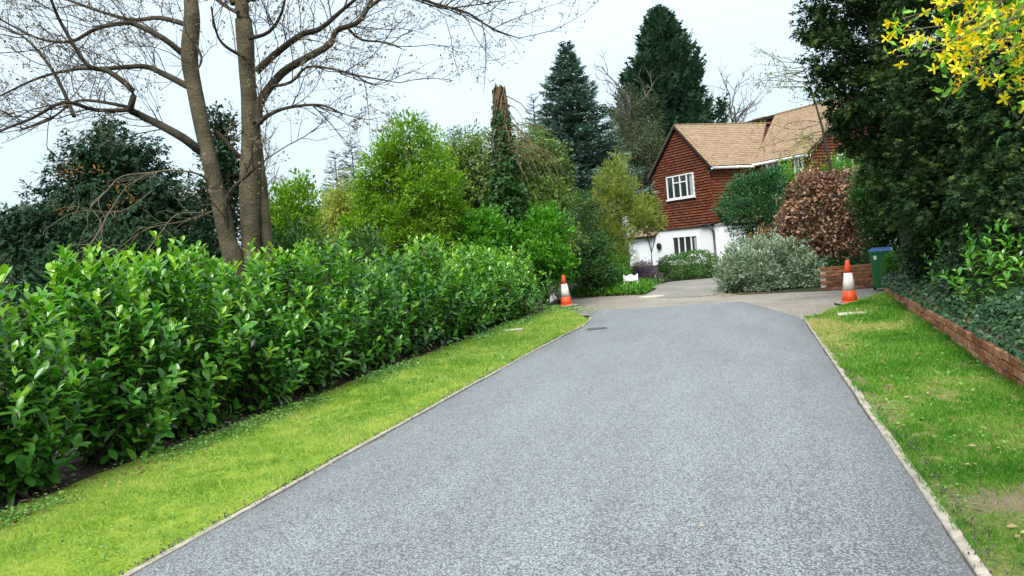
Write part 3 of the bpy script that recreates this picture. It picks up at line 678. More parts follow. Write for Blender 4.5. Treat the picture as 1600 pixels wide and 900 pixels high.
def wheelie_bin(p, rz):
    r = empty('wheelie_bin', tuple(p), 'green wheelie bin with blue lid at the end of the brick wall', 'bin'); r.rotation_euler = (0, 0, rz); r.scale = (.74, .74, .88)
    V = [(-.2, -.24, .08), (.2, -.24, .08), (.2, .2, .08), (-.2, .2, .08), (-.275, -.33, .93), (.275, -.33, .93), (.275, .3, .93), (-.275, .3, .93)]
    me = MB().hexa(V).mesh('body', M['bin_green']); bevel_mesh(me, .03, 3); link('body', me, r)
    me = MB().hexa([(-.295, -.35, .9), (.295, -.35, .9), (.295, .32, .9), (-.295, .32, .9), (-.295, -.35, .945), (.295, -.35, .945), (.295, .32, .945), (-.295, .32, .945)]).mesh('rim', M['bin_green']); bevel_mesh(me, .01, 2); link('rim', me, r)
    me = MB().hexa([(-.3, -.37, .947), (.3, -.37, .947), (.3, .33, .947), (-.3, .33, .947), (-.27, -.33, .985), (.27, -.33, .985), (.26, .3, 1.02), (-.26, .3, 1.02)]).mesh('lid', M['bin_blue']); bevel_mesh(me, .015, 2); link('lid', me, r)
    mb = MB(); mb.tube([(-.29, .37, .94), (.29, .37, .94)], .018, 8); mb.box((-.26, .34, .93), (.03, .08, .04)); mb.box((.26, .34, .93), (.03, .08, .04)); link('handle', mb.mesh('handle', M['bin_green']), r)
    for s in (-1, 1):
        mb = MB(); mb.tube([(s * .2, .22, .1), (s * .26, .22, .1)], .1, 18); link('wheel', mb.mesh('wheel', M['black']), r)
    me = MB().box((-.12, -.326, .80), (.07, .006, .09), ((1, 0, 0), (0, 1, 0.1), (0, -.1, 1))).mesh('sticker', M['whitepaint']); link('sticker', me, r)
    me = MB().box((0, -.296, .60), (.22, .012, .035), ((1, 0, 0), (0, 1, 0.1), (0, -.1, 1))).mesh('moulded_grip', M['bin_green']); bevel_mesh(me, .005); link('moulded_grip', me, r)
wheelie_bin((2.6, 18.25, -.012), R_(-14))

sg = empty('garden_sign', tuple(ground(987, 457)), 'small white sign on two legs in front of the gold shrub', 'sign')
q = ORG[sg.name]
mb = MB(); zz = [0, .02, .0, .035, .05, .035, .0, .02, 0]
n = len(zz); P = [(q[0] - .21 + .42 * k / (n - 1), q[1] - .012, q[2] + .47 + zz[k]) for k in range(n)] + [(q[0] + .21 - .42 * k / (n - 1), q[1] - .012, q[2] + .34 - zz[k] * .4) for k in range(n)]
m2 = len(P); P2 = P + [(x, yy + .024, z_) for x, yy, z_ in P]
mb.add(P2, [tuple(range(m2)), tuple(reversed(range(m2, 2 * m2)))] + [(i, m2 + i, m2 + (i + 1) % m2, (i + 1) % m2) for i in range(m2)])
mb.build('panel', M['whitepaint'], sg)
for s in (-1, 1): MB().box((q[0] + s * .19, q[1] + .03, q[2] + .25), (.035, .035, .54)).build('leg', M['whitepaint'], sg, bevel=.004)

mp = MB(); p = ground(1018, 463)
mp.lathe([(.34, -.02), (.34, .004), (.29, .006), (.285, .0), (.27, .0), (.265, .006), (.0, .008)], 24, (p[0], p[1], 0), cap=False)
tag(mp.build('manhole_cover', M['stone'], smooth=False), 'round pale manhole cover in the lane before the house', 'manhole cover')
p = ground(1332, 497)
stn = MB().box((p[0], p[1], lawn_z(np.array([p[0]]), np.array([p[1]]), 'r')[0] + .015), (.42, .17, .04)); tag(stn.build('stone_slab', M['stone'], bevel=.012), 'pale flat stone slab set in the right lawn', 'stone')
p = ground(800, 522)
stn = MB().box((p[0], p[1], lawn_z(np.array([p[0]]), np.array([p[1]]), 'l')[0] + .02), (.42, .12, .035), ((.97, -.2, 0), (.2, .97, 0), (0, 0, 1))); tag(stn.build('stone_slab', M['stone'], bevel=.012), 'pale flat stone at the laurel hedge foot on the left verge', 'stone')
p = ground(924, 517)
stn = MB().box((p[0] + .1, p[1], .026), (.34, .34, .016), ((.98, -.2, 0), (.2, .98, 0), (0, 0, 1))); tag(stn.build('access_cover', M['iron'], bevel=.004), 'small dark iron access cover at the driveway left edge', 'access cover')
# black rubbish sack at the hedge end
def sack(p):
    rng = np.random.default_rng(3); n = 18; m = 12; V = []; F = []
    for i in range(m):
        t = i / (m - 1); z = .42 * t; r0 = .17 * math.sin(math.pi * min(1, .25 + .7 * t)) ** .8 if t < .85 else .05 + .1 * (t - .85)
        for j in range(n):
            a = 2 * math.pi * j / n; r = r0 * (1 + .16 * math.sin(3 * a + 4 * t) + .1 * rng.normal()); V.append((p[0] + r * math.cos(a), p[1] + r * math.sin(a), p[2] + z))
    F = [(i * n + j, i * n + (j + 1) % n, (i + 1) * n + (j + 1) % n, (i + 1) * n + j) for i in range(m - 1) for j in range(n)] + [tuple(reversed(range(n))), tuple((m - 1) * n + j for j in range(n))]
    mb = MB(); mb.add(V, F); tag(mb.build('rubbish_sack', M['black'], smooth=True), 'small black plastic sack slumped beside the left traffic cone', 'sack')
sack(ground(866, 484))

# ------------------------------------------------------------------ laurel hedge: one shrub after another
def laurel_shrub(rng, base, h, rx, ry, nsh, leaf, young=1.0, zmin=.1):
    ls = []; paths = []
    for k in range(nsh):
        a = rng.uniform(0, 2 * math.pi); rr = math.sqrt(rng.uniform(.05, 1)); t = rng.beta(1.5, 1.15)
        prof = (.74 + .4 * t) if t < .55 else (.96 - .62 * (t - .55) / .45 * (.5 + .5 * rr))
        ex, ey = rx * rr * prof * math.cos(a), ry * rr * prof * math.sin(a)
        ez = zmin + (h - zmin) * t * (1 - .12 * rr) * rng.uniform(.93, 1.04)
        b = np.array([rng.normal(0, .12), rng.normal(0, .12), 0]); e = np.array([ex, ey, ez])
        mid = b * .4 + e * .6 + np.array([ex * .1, ey * .1, -.12 * ez]); ts = np.linspace(0, 1, 9)[:, None]
        path = base + (1 - ts) ** 2 * b + 2 * ts * (1 - ts) * mid + ts ** 2 * e
        updir = unit(np.array([ex * .75, ey * .75, .25 + .6 * t])); tip = path[-1] + updir * rng.uniform(.06, .15) * (1 + .8 * (t > .8)); path = np.vstack([path, tip]); paths.append(path)
        sl = np.concatenate([[0], np.cumsum(np.linalg.norm(np.diff(path, axis=0), axis=1))]); tot = sl[-1]
        n = int(min(tot * .8, .5) / .033); s_ = tot - np.linspace(0, 1, n) ** 1.25 * min(tot * .8, .5)
        P = np.stack([np.interp(s_, sl, path[:, c]) for c in range(3)], 1)
        ax = unit(np.stack([np.interp(np.minimum(s_ + .03, tot), sl, path[:, c]) - np.interp(np.maximum(s_ - .05, 0), sl, path[:, c]) for c in range(3)], 1))
        ph = np.arange(n) * 2.4 + rng.uniform(0, 6)
        X = unit(np.cross(ax, [0.3, .8, .1])); Y = np.cross(ax, X)
        rad = np.cos(ph)[:, None] * X + np.sin(ph)[:, None] * Y
        f = np.linspace(0, 1, n)[:, None]                    # 0 at the tip
        D = ax * (1.0 - .95 * f) + rad * (.5 + .75 * np.sqrt(f)) + rng.normal(0, .17, (n, 3)) + np.array([0, 0, .12 - .3 * f[0, 0]])
        N = ax * .9 - rad * (.55 - .35 * f) + np.array([0, 0, .55]) + rng.normal(0, .28, (n, 3))
        L = leaf * rng.uniform(.6, 1.28, n) * rng.uniform(.85, 1.12) * (.6 + .4 * np.minimum(1, f[:, 0] * 4 + .25)); W = L * rng.uniform(.4, .5, n)
        tin = np.clip(.38 + rng.normal(0, .17, n) + rng.normal(0, .1) + young * np.clip(1 - f[:, 0] * 2.6, 0, 1) * (.08 + .5 * t ** 1.6 * rng.uniform(.5, 1.1)), 0, 1)
        ls.append((P, unit(D), unit(N), L, W, tin))
    return cat_leaves(ls), paths
LEAF_MESH = np_mesh('leaf', LAUREL[0] * np.array([.45, 1, 1]), LAUREL[1], M['laurel_o'])
def put_leaf(parent, p, d, n, l, tint):
    Y = unit(d); X = unit(np.cross(Y, n)); Z = np.cross(X, Y)
    o = bpy.data.objects.new('leaf', LEAF_MESH); COL.objects.link(o); o.parent = parent
    q = p - ORG[parent.name]
    o.matrix_local = Matrix(((X[0] * l, Y[0] * l, Z[0] * l, q[0]), (X[1] * l, Y[1] * l, Z[1] * l, q[1]), (X[2] * l, Y[2] * l, Z[2] * l, q[2]), (0, 0, 0, 1)))
    o.color = (tint, tint, tint, 1)
def pick_visible(groups, cell=9):
    """which leaves stand nearest to the lens in each cell: they are built one by one, the others joined"""
    best = {}
    for gi, lv in enumerate(groups):
        C = lv[0] + lv[1] * lv[3][:, None] * .5; u, v, z = proj(C)
        for k in np.where((z > .5) & (u > -10) & (u < 1610) & (v > 0) & (v < 910))[0]:
            key = (int(u[k] // cell), int(v[k] // cell))
            if key not in best or best[key][0] > z[k]: best[key] = (z[k], gi, k)
    res = [[] for _ in groups]
    for z, gi, k in best.values(): res[gi].append((groups[gi][3][k] / z, k))
    return res
laurels = []
rng = np.random.default_rng(21)
ylist = []; y = 2.6
while y < 17.2: ylist.append(y); y += rng.uniform(.85, 1.02)
for k, y in enumerate(ylist):
    far = y > 9
    hx = -5.42 + .035 * (y - 4) if y < 10 else -5.2 + .035 * (y - 10)
    h = (1.72 + .16 * math.sin(k * 2.1) + rng.uniform(-.1, .1)) * (1 if y < 8 else 1 - .02 * (y - 8))
    lv, paths = laurel_shrub(rng, np.array([hx, y, .04]), h,   .8 * rng.uniform(.88, 1.08), .66 * rng.uniform(.85, 1.05), 235 if y < 9 else 138, .118 if y < 9 else .112)
    laurels.append((y, hx, h, lv, paths))
vis = pick_visible([l[3] for l in laurels])
cap = [260] * 7 + [130] * 4 + [70] * 20
where = ['leaning out past the left border of the view', 'nearest full shrub at the left border', 'second along from the left border', 'third along, below the broad dark evergreen',
         'fourth along, in front of the dark evergreen', 'fifth along, just before the bare tree', 'sixth along, below the forked bare tree', 'seventh along, just past the bare tree trunks', 'eighth along, under the bright green shrub',
         'ninth along, below the lime tree', 'tenth along, under the lime tree right side', 'eleventh along, left of the ivy stump', 'twelfth along, below the ivy stump', 'thirteenth along, just past the ivy stump', 'last but one before the left traffic cone', 'last before the left traffic cone', 'behind the left cone']
nL = len(laurels)
for k, (y, hx, h, lv, paths) in enumerate(laurels):
    lab = where[k] if k < nL - 2 else where[14 + k - (nL - 2)]
    root = empty('laurel_shrub', (hx, y, .04), 'glossy green laurel in the roadside hedge, ' + lab, 'shrub', 'laurels of the hedge along the driveway')
    chosen = [i for s_, i in sorted(vis[k], reverse=True)[:cap[k]]]
    keep = np.ones(len(lv[0]), bool); keep[chosen] = False
    leaf_obj('foliage', LAUREL, tuple(a[keep] for a in lv), M['laurel'], root)
    for i in chosen: put_leaf(root, lv[0][i], lv[1][i], lv[2][i], lv[3][i], lv[5][i])
    mb = MB()
    for p in paths[::2]: mb.tube(p[:9:2] if y > 8 else p[::2], np.linspace(.011, .004, len(p[:9:2] if y > 8 else p[::2])), 4, False)
    o = mb.build('stems', M['stem'], root, True)

# ------------------------------------------------------------------ generic plants
def lobes_for(rng, c, z0, z1, rx, ry, n, top=1.0):
    hz = (z1 - z0) / 2; L = [(np.array([c[0], c[1], z0 + hz * .95]), np.array([rx * .74, ry * .74, hz * .93]))]
    for k in range(n):
        a = k * 2.4 + rng.uniform(-.4, .4); e = -0.75 + 1.6 * ((k * .618 + rng.uniform(0, .2)) % 1); ce = math.sqrt(max(.05, 1 - e * e * .8))
        s = rng.uniform(.3, .46)
        L.append((np.array([c[0] + rx * (1 - s) * ce * math.cos(a), c[1] + ry * (1 - s) * ce * math.sin(a), z0 + hz + hz * (1 - s) * e]), np.array([rx * s, ry * s, hz * s * rng.uniform(.85, 1.15)])))
    return L
def crown(rng, lobes, ncl, per, leaf, wr=.5, clr=.16, outw=.7, upw=.25, dr=0., rand=.55, inner=.28, seed=0, flat=.7, el=1.0):
    wts = np.array([l[1][0] * l[1][2] + l[1][1] * l[1][2] for l in lobes]); wts = wts / wts.sum()
    li = rng.choice(len(lobes), ncl, p=wts); Cn = np.array([l[0] for l in lobes])[li]; Rd = np.array([l[1] for l in lobes])[li]
    O = rdir(rng, ncl); f = 1 - np.abs(rng.normal(0, inner, ncl)); f = np.clip(f, .15, 1)
    C = Cn + O * Rd * f[:, None]
    bump = vnoise(C, 2.2 / max(.3, Rd.mean()), seed) - .5
    C = C + O * Rd * (bump * .35)[:, None]
    C[:, 2] = np.maximum(C[:, 2], .03)
    ct = rng.uniform(0, 1, ncl) * .6 + .4 * vnoise(C, 1.6 / max(.3, Rd.mean()), seed + 3)
    idx = np.repeat(np.arange(ncl), per); n = len(idx)
    ud = rng.uniform(0, 1, n); A = unit(O + rng.normal(0, .35, (ncl, 3)) + np.array([0, 0, .5 * (upw - dr)]))[idx]
    G = rng.normal(0, 1, (n, 3)) * (clr * (.25 + .75 * ud))[:, None] * np.array([1, 1, flat])
    P = C[idx] + A * ((1 - 2.6 * ud) * clr * el)[:, None] + G; P[:, 2] = np.maximum(P[:, 2], .02)
    D = unit(A * outw + rdir(rng, n) * rand + np.array([0, 0, upw - dr]) + G / clr * .35)
    N = unit(np.array([0, 0, .8]) + O[idx] * .5 + rng.normal(0, .35, (n, 3)))
    L = leaf * rng.uniform(.65, 1.3, n)
    return P, D, N, L, L * wr * rng.uniform(.8, 1.2, n), np.clip(ct[idx] * .6 + rng.uniform(0, .3, n) + .14 * (1 - ud), 0, 1)
def limbs(root, base, targets, r0, mat, rng, name='trunk'):
    mb = MB(); top = np.mean([t for t in targets], axis=0); base = np.array(base, float)
    fork = base * .55 + np.array([top[0], top[1], top[2]]) * .45; fork[0] += rng.normal(0, .05)
    mb.tube([base, base * .5 + fork * .5 + rng.normal(0, .03, 3) * [1, 1, 0], fork], [r0, r0 * .8, r0 * .65], 8, False)
    for t in targets:
        m_ = fork * .5 + t * .5 + rng.normal(0, .08, 3); mb.tube([fork, m_, t], [r0 * .5, r0 * .3, r0 * .1], 5, False)
    return mb.build(name, mat, root, True)
PLANTS = {}
def bush(name, label, cat, box, depth, mat, leaf, ncl, per, seed, T=KITE, z0=None, ry=None, group=None, nl=8, bark='stem', trunk_r=.05, extra=None, rootz=0., **kw):
    rng = np.random.default_rng(seed); x0, x1, y0, y1 = box
    c = at((x0 + x1) / 2, (y0 + y1) / 2, depth); rx = (x1 - x0) / 2 * depth / FPX; z1 = at((x0 + x1) / 2, y0, depth)[2]
    zb = at((x0 + x1) / 2, y1, depth)[2]; zb = max(.03 + rootz, zb) if z0 is None else z0
    root = empty(name, (c[0], c[1], rootz), label, cat, group)
    L = lobes_for(rng, c, zb, z1, rx * 1.06, (ry or rx) * 1.06, nl)
    lv = crown(rng, L, ncl, per, leaf, seed=seed, **kw)
    leaf_obj('crown', T, lv, M[mat], root)
    limbs(root, (c[0], c[1], rootz - .05), [l[0] for l in L[1:7]], trunk_r, M[bark], rng)
    return root, L, c
def conifer(rng, base, h, R, prof, tilt, nb, dens, slen, droop=.25, uptip=.2, start=.06, width=.3, up=.1, wr=.55, lump=.3, seed=0, az=None, vert=0.):
    ls = []; paths = []
    for k in range(nb):
        t = start + (1 - start) * (k + rng.uniform(0, 1)) / nb; t = min(t, .995)
        a = k * 2.399963 + rng.uniform(-.3, .3)
        if az: a = rng.uniform(*az)
        ln = R * prof(t) * rng.uniform(.72, 1.08) * (1 - lump / 2 + lump * vnoise(np.array([[math.cos(a) * 2, math.sin(a) * 2, t * h * .5]]), 1.3, seed)[0])
        ln = max(ln, .05 * R); tl = tilt(t) + rng.uniform(-.12, .12); o = np.array([math.cos(a), math.sin(a), 0]); lat = np.array([-o[1], o[0], 0])
        b = base + np.array([0, 0, h * t])
        def pt(s): s = np.asarray(s)[..., None]; return b + o * ln * s * math.cos(tl) + np.array([0, 0, 1.]) * ln * (s * math.sin(tl) - droop * s ** 2 + uptip * s ** 3)
        paths.append((pt(np.linspace(0, .92, 5)), ln))
        n = max(5, int(ln * dens)); s = 1 - rng.uniform(0, 1, n) ** 1.3 * .85; s[:2] = 1
        off = rng.normal(0, .5, n) * width * ln * (1.1 - .75 * s); sg_ = np.sign(off)
        P = pt(s) + lat * off[:, None] + np.array([0, 0, 1.]) * (rng.normal(0, .06, n) * ln * .6 - np.abs(off) * .15)[:, None]
        bd = unit(pt(np.minimum(s + .02, 1.05)) - pt(s - .02))
        D = bd * .8 + lat * (sg_ * rng.uniform(.1, .9, n))[:, None] + np.array([0, 0, 1.]) * (up + rng.normal(0, .22, n))[:, None] + rng.normal(0, .12, (n, 3))
        N = np.array([0, 0, 1.]) * (1 - vert) + lat * vert * rng.choice([-1, 1]) + rng.normal(0, .3, (n, 3))
        Ls = slen * rng.uniform(.65, 1.3, n) * (.75 + .25 * (1 - t))
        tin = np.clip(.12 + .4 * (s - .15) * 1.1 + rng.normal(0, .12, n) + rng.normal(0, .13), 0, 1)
        ls.append((P, unit(D), unit(N), Ls, Ls * wr, tin))
    return cat_leaves(ls), paths
def conifer_tree(name, label, px, top, depth, R, prof, tilt, nb, dens, slen, mat, seed, T=SPRAY, base_px=None, group=None, trunk='bark', tr=None, rootz=0, **kw):
    rng = np.random.default_rng(seed); tp = at(px, top, depth); b = np.array([tp[0], tp[1], rootz]); h = tp[2] - rootz
    root = empty(name, tuple(b), label, 'tree', group)
    lv, paths = conifer(rng, b, h, R, prof, tilt, nb, dens, slen, seed=seed, **kw)
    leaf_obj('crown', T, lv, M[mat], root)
    mb = MB(); r0 = tr or h * .016
    mb.tube([b - [0, 0, .1], b + [0, 0, h * .5], b + [0, 0, h * .97]], [r0, r0 * .6, r0 * .1], 8); mb.build('trunk', M[trunk], root, True)
    mb = MB()
    for p, ln in paths: mb.tube(p, np.linspace(.012 + ln * .008, .004, 5), 4, False)
    mb.build('branches', M['twig'], root, True)['kind'] = 'stuff'
    return root

def lobe_tree(name, label, lobes, depth, mat, leaf, ncl, per, seed, T=SPRAY, cat='tree', bark='bark', trunk_r=.1, jit_d=.4, rootz=0., deep=1.1, base_px=None, group=None, **kw):
    rng = np.random.default_rng(seed); L = []
    for (x, y, r) in lobes:
        d = depth + rng.uniform(-jit_d, jit_d); c = at(x, y, d); rr = r * d / FPX; L.append((c, np.array([rr, rr * deep, rr])))
    m = np.mean([l[0] for l in L], axis=0)
    if base_px: q = at(base_px, 400, depth); m[0], m[1] = q[0], q[1]
    root = empty(name, (m[0], m[1], rootz), label, cat, group); lv = crown(rng, L, ncl, per, leaf, seed=seed, **kw); leaf_obj('crown', T, lv, M[mat], root)
    top = max(L, key=lambda l: l[0][2])[0]; mb = MB(); mid = (m + top) / 2
    mb.tube([(m[0], m[1], rootz - .1), (mid[0], mid[1], (rootz + top[2]) / 2), top], [trunk_r, trunk_r * .7, trunk_r * .15], 8); mb.build('trunk', M[bark], root, True)
    mb = MB()
    for c, r in L:
        z_ = max(rootz + .2, c[2] - .5 - .3 * abs(c[2] - rootz) * .3); t = min(1, max(0, (z_ - rootz) / max(.1, top[2] - rootz))); p = np.array([m[0] + (top[0] - m[0]) * t, m[1] + (top[1] - m[1]) * t, z_])
        mb.tube([p, (p + c) / 2 + rng.normal(0, .05, 3), c], [trunk_r * .35, trunk_r * .22, .006], 5, False)
    mb.build('branches', M['twig'], root, True)['kind'] = 'stuff'
    return root

def wander(rng, p, d, L, n, curl=.25, up=.0):
    pts = [np.array(p)]; d = unit(np.array(d, float))
    for k in range(n):
        d = unit(d + rng.normal(0, curl, 3) + np.array([0, 0, up])); pts.append(pts[-1] + d * L / n)
    return np.array(pts), d
def bare_tree(name, label, px, top, depth, spread, seed, mat='twig_far', levels=3, r0=None, group=None, nb=4, first=.35):
    rng = np.random.default_rng(seed); tp = at(px, top, depth); b = np.array([tp[0], tp[1], 0]); h = tp[2]
    root = empty(name, tuple(b), label, 'tree', group); r0 = r0 or h * .014
    tr, d = wander(rng, b, (0, 0, 1), h * .85, 8, .06); mb = MB(); mb.tube(tr, np.linspace(r0, r0 * .25, 9), 7); mb.build('trunk', M[mat], root, True)
    tw = MB()
    def sub(path, L, r, lev):
        for k in range(nb if lev > 1 else nb):
            i = rng.uniform(first if lev == levels else .25, 1) * (len(path) - 1); j = int(min(i, len(path) - 2)); p = path[j] + (path[j + 1] - path[j]) * (i - j)
            dd = unit(path[j + 1] - path[j]); side = unit(np.cross(dd, rng.normal(size=3))); ll = L * rng.uniform(.6, 1.1)
            q, _ = wander(rng, p, dd * .75 + side * .8, ll, 4, .16, .06)
            tw.tube(q, np.linspace(r, r * .35, 5), 4 if lev > 2 else 3, False)
            if lev > 1: sub(q, L * .55, r * .5, lev - 1)
    for _ in range(3): sub(tr, spread, r0 * .35, levels)
    tw.build('branches', M[mat], root, True)['kind'] = 'stuff'
    return root

# ---- left: broad dark evergreen, holly and the green shrubs behind the laurels
LIN = lambda t: (1 - t) ** .85
YEW = [(168, 205, 20), (160, 235, 32), (185, 250, 34), (120, 285, 42), (215, 272, 40), (168, 295, 55), (245, 305, 45), (80, 335, 45), (140, 350, 62), (225, 355, 62), (290, 335, 42), (55, 385, 55), (310, 385, 45), (200, 400, 80), (110, 410, 70), (265, 410, 60), (30, 345, 26), (130, 240, 22), (228, 236, 18)]
lobe_tree('yew_tree', 'broad dark yew like evergreen with drooping layers behind the hedge, left', YEW, 14, 'darkever', .15, 2200, 12, 31, T=FROND, wr=.7, clr=.16, dr=.55, outw=.9, upw=.1, flat=.45, trunk_r=.14)
rg = np.random.default_rng(5); yew = bpy.data.objects['yew_tree']
cc = np.array([at(rg.uniform(60, 205), rg.uniform(262, 335), 12.6 + rg.uniform(-.3, .5)) for _ in range(8)])
idx = np.repeat(np.arange(len(cc)), 14)
P = cc[idx] + rg.normal(0, .055, (len(idx), 3)); bb = (P, rdir(rg, len(idx)), rdir(rg, len(idx)), np.full(len(idx), .05), np.full(len(idx), .025), rg.uniform(0, 1, len(idx)))
leaf_obj('seed_heads', KITE, bb, M['orange'], yew)
lobe_tree('holly_tree', 'slim dark holly between the two bare tree trunks', [(345, 185, 14), (350, 210, 22), (338, 240, 24), (360, 255, 22), (345, 290, 32), (325, 320, 30), (365, 320, 30), (345, 365, 38), (375, 285, 16)], 12.6, 'holly', .08, 420, 16, 32, T=KITE, wr=.55, clr=.1, trunk_r=.07, jit_d=.2)
bush('evergreen_shrub', 'dark leafy evergreen shrub right of the bare trunks behind laurels', 'shrub', (395, 500, 330, 420), 13.5, 'mid', .09, 420, 16, 33, z0=.1, wr=.5)
bush('evergreen_shrub', 'dense dark shrub filling the gap below the yew', 'shrub', (20, 330, 330, 440), 12.2, 'darkever', .1, 900, 16, 43, z0=.1, ry=1.2, wr=.5)
bush('green_shrub', 'bright green rounded shrub right of the bare tree', 'shrub', (396, 506, 256, 400), 16, 'bright', .095, 760, 16, 34, z0=.4, wr=.45, clr=.12)
bush('green_shrub', 'bright green shrub filling the gap left of the lime tree', 'shrub', (474, 574, 272, 400), 20.5, 'bright', .1, 480, 16, 40, z0=.4, wr=.42, clr=.15)
bush('weeping_shrub', 'yellow green wispy shrub between bright shrub and lime tree', 'shrub', (484, 584, 250, 400), 19, 'yellowg', .1, 520, 16, 35, z0=.4, wr=.32, clr=.16, dr=.7, upw=0)
lobe_tree('lime_tree', 'airy lime green spring tree left of the ivy stump', [(640, 205, 24), (612, 228, 26), (665, 225, 26), (590, 260, 30), (630, 255, 32), (680, 255, 28), (572, 300, 28), (610, 295, 38), (655, 292, 38), (700, 290, 26), (585, 340, 36), (630, 340, 42), (680, 335, 38), (712, 330, 24), (560, 350, 24), (640, 380, 40), (600, 385, 36), (690, 380, 34)], 18, 'lime', .085, 1500, 20, 36, T=KITE, wr=.45, clr=.105, el=1.3, trunk_r=.08, inner=.25)
bush('green_shrub', 'mid green shrub behind the lime tree right side', 'shrub', (650, 740, 205, 380), 22, 'fresh', .09, 500, 18, 37, z0=.5, wr=.45)
bush('green_shrub', 'small dull green shrub at the foot of the weeping shrub', 'shrub', (470, 620, 345, 430), 15.2, 'mid', .08, 520, 18, 38, z0=.1, wr=.45)
bush('green_shrub', 'pale mixed shrub at the far left behind the hedge', 'shrub', (-60, 90, 330, 450), 17, 'olive', .1, 420, 16, 39, z0=.1, wr=.4)
for k, (px, top, dp, R, lb) in enumerate([(522, 238, 30, .65, 'thin dark conifer, left of the pair beyond the weeping shrub'), (548, 220, 31, .75, 'thin dark conifer, right and taller of the pair beyond the weeping shrub'),
        (611, 172, 30, .9, 'narrow conifer behind the lime tree, leftmost of the three'), (658, 178, 31, .8, 'narrow conifer behind the lime tree, middle of the three'), (708, 200, 30, .8, 'narrow conifer behind the lime tree, rightmost of the three'),
        (832, 148, 36, .9, 'small dark conifer just left of the blue spruce')]):
    conifer_tree('slim_conifer', lb, px, top, dp, R * 1.5, lambda t: (1 - t) ** .7, lambda t: .35, 100, 42, .4, 'farcon', 60 + k, T=SPRAY_S, group='slim conifers behind the garden', droop=.3, lump=.6)

# ---- ivy stump with hanging vines and the mound round it
def stump():
    rng = np.random.default_rng(9); d = 20.0; b = at(788, 400, d); b[2] = 0
    root = empty('ivy_stump', tuple(b), 'tall broken tree trunk wrapped in ivy and dry vines', 'tree')
    pts = [b, at(790, 330, d), at(787, 260, d), at(784, 200, d), at(781, 160, d), at(779, 138, d)]
    mb = MB(); mb.tube(pts, [.26, .24, .21, .17, .15, .13], 12); o = mb.build('trunk', M['deadwood'], root, True)
    mb = MB(); tp = pts[-1]
    for k in range(22):
        a = k * 2.4; q = tp + np.array([math.cos(a) * .09, math.sin(a) * .09, -.06]); mb.tube([q, q + np.array([rng.normal(0, .02), rng.normal(0, .02), rng.uniform(.0, .2)])], [.035, .004], 5)
    mb.build('broken_top', M['vine'], root, True)
    mb = MB()
    for k in range(14):
        s = rng.uniform(.05, .9); i = 2 + s * 3; j = int(min(i, 4)); p = pts[j] + (pts[j + 1] - pts[j]) * (i - j); a = rng.uniform(0, 6.28)
        dr_ = np.array([math.cos(a) * .8 + .35, math.sin(a) * .6 - .25, -.35]); L = rng.uniform(.5, 2.0)
        q = [p + dr_ * .12]; v_ = unit(dr_)
        for m_ in range(7):
            v_ = unit(v_ + np.array([rng.normal(0, .18), rng.normal(0, .18), -.22])); q.append(q[-1] + v_ * L / 7)
        mb.tube(q, np.linspace(.014, .006, 8), 4, False)
    for k in range(20):                                           # dead sprays arching over to the right and down
        p = at(788 + rng.uniform(0, 22), rng.uniform(185, 250), d - .3); v_ = unit(np.array([1., -.25 + rng.normal(0, .3), .35 + rng.normal(0, .2)])); q = [p]; L = rng.uniform(.8, 2.1)
        for m_ in range(8):
            v_ = unit(v_ + np.array([rng.normal(0, .12), rng.normal(0, .12), -.27])); q.append(q[-1] + v_ * L / 8)
        mb.tube(q, np.linspace(.009, .004, 9), 4, False)
    for k in range(48):                                           # vines wound up the trunk
        a = rng.uniform(0, 6.28); q = []
        for m_ in range(9):
            i = 1.5 + 3.4 * m_ / 8; j = int(min(i, 4)); p = pts[j] + (pts[j + 1] - pts[j]) * (i - j); aa = a + m_ * .35 + rng.normal(0, .12); rr = .27 - .03 * i + rng.uniform(-.01, .05)
            q.append(p + np.array([math.cos(aa) * rr, math.sin(aa) * rr, rng.normal(0, .05)]))
        mb.tube(q, .014, 4, False)
    mb.build('dry_vines', M['vine'], root, True)['kind'] = 'stuff'
    n = 2200; i = .9 + rng.beta(1.3, 2.0, n) * 3.6; j = np.minimum(i.astype(int), 4); pa = np.array(pts); p = pa[j] + (pa[j + 1] - pa[j]) * (i - j)[:, None]
    a = rng.uniform(0, 6.28, n); O = np.stack([np.cos(a), np.sin(a), 0 * a], 1); rr = (.36 - .06 * i) * rng.uniform(.7, 1.45, n)
    P = p + O * rr[:, None]; L = .1 * rng.uniform(.7, 1.3, n)
    leaf_obj('ivy_leaves', IVY, (P, unit(O * .6 + np.array([0, 0, -.6]) + rng.normal(0, .4, (n, 3))), unit(O + rng.normal(0, .4, (n, 3)) + [0, 0, .3]), L, L, rng.uniform(0, .5, n)), M['mid'], root)
stump()
TK = dict(T=KITE, cat='shrub', wr=.42, clr=.12, el=1.5, dr=.4, trunk_r=.06, jit_d=.5, inner=.24)
lobe_tree('ivy_thicket', 'olive green thicket of ivy and twigs round the broken trunk, left side', [(742, 222, 26), (715, 232, 24), (760, 240, 30), (700, 262, 28), (735, 265, 34), (765, 285, 36), (712, 300, 34), (748, 315, 36), (690, 330, 26), (720, 350, 36), (760, 360, 40), (700, 385, 34), (742, 395, 36)], 21, 'ivymound', .095, 1250, 17, 51, **TK)
lobe_tree('ivy_thicket', 'green thicket right of the broken trunk before the blue spruce', [(812, 222, 24), (838, 228, 26), (862, 245, 26), (800, 255, 30), (832, 265, 34), (872, 278, 26), (808, 300, 36), (848, 305, 36), (880, 318, 24), (820, 345, 38), (860, 350, 36), (800, 380, 36), (845, 390, 38), (885, 375, 26)], 21.6, 'ivymound', .095, 1350, 17, 52, **TK)
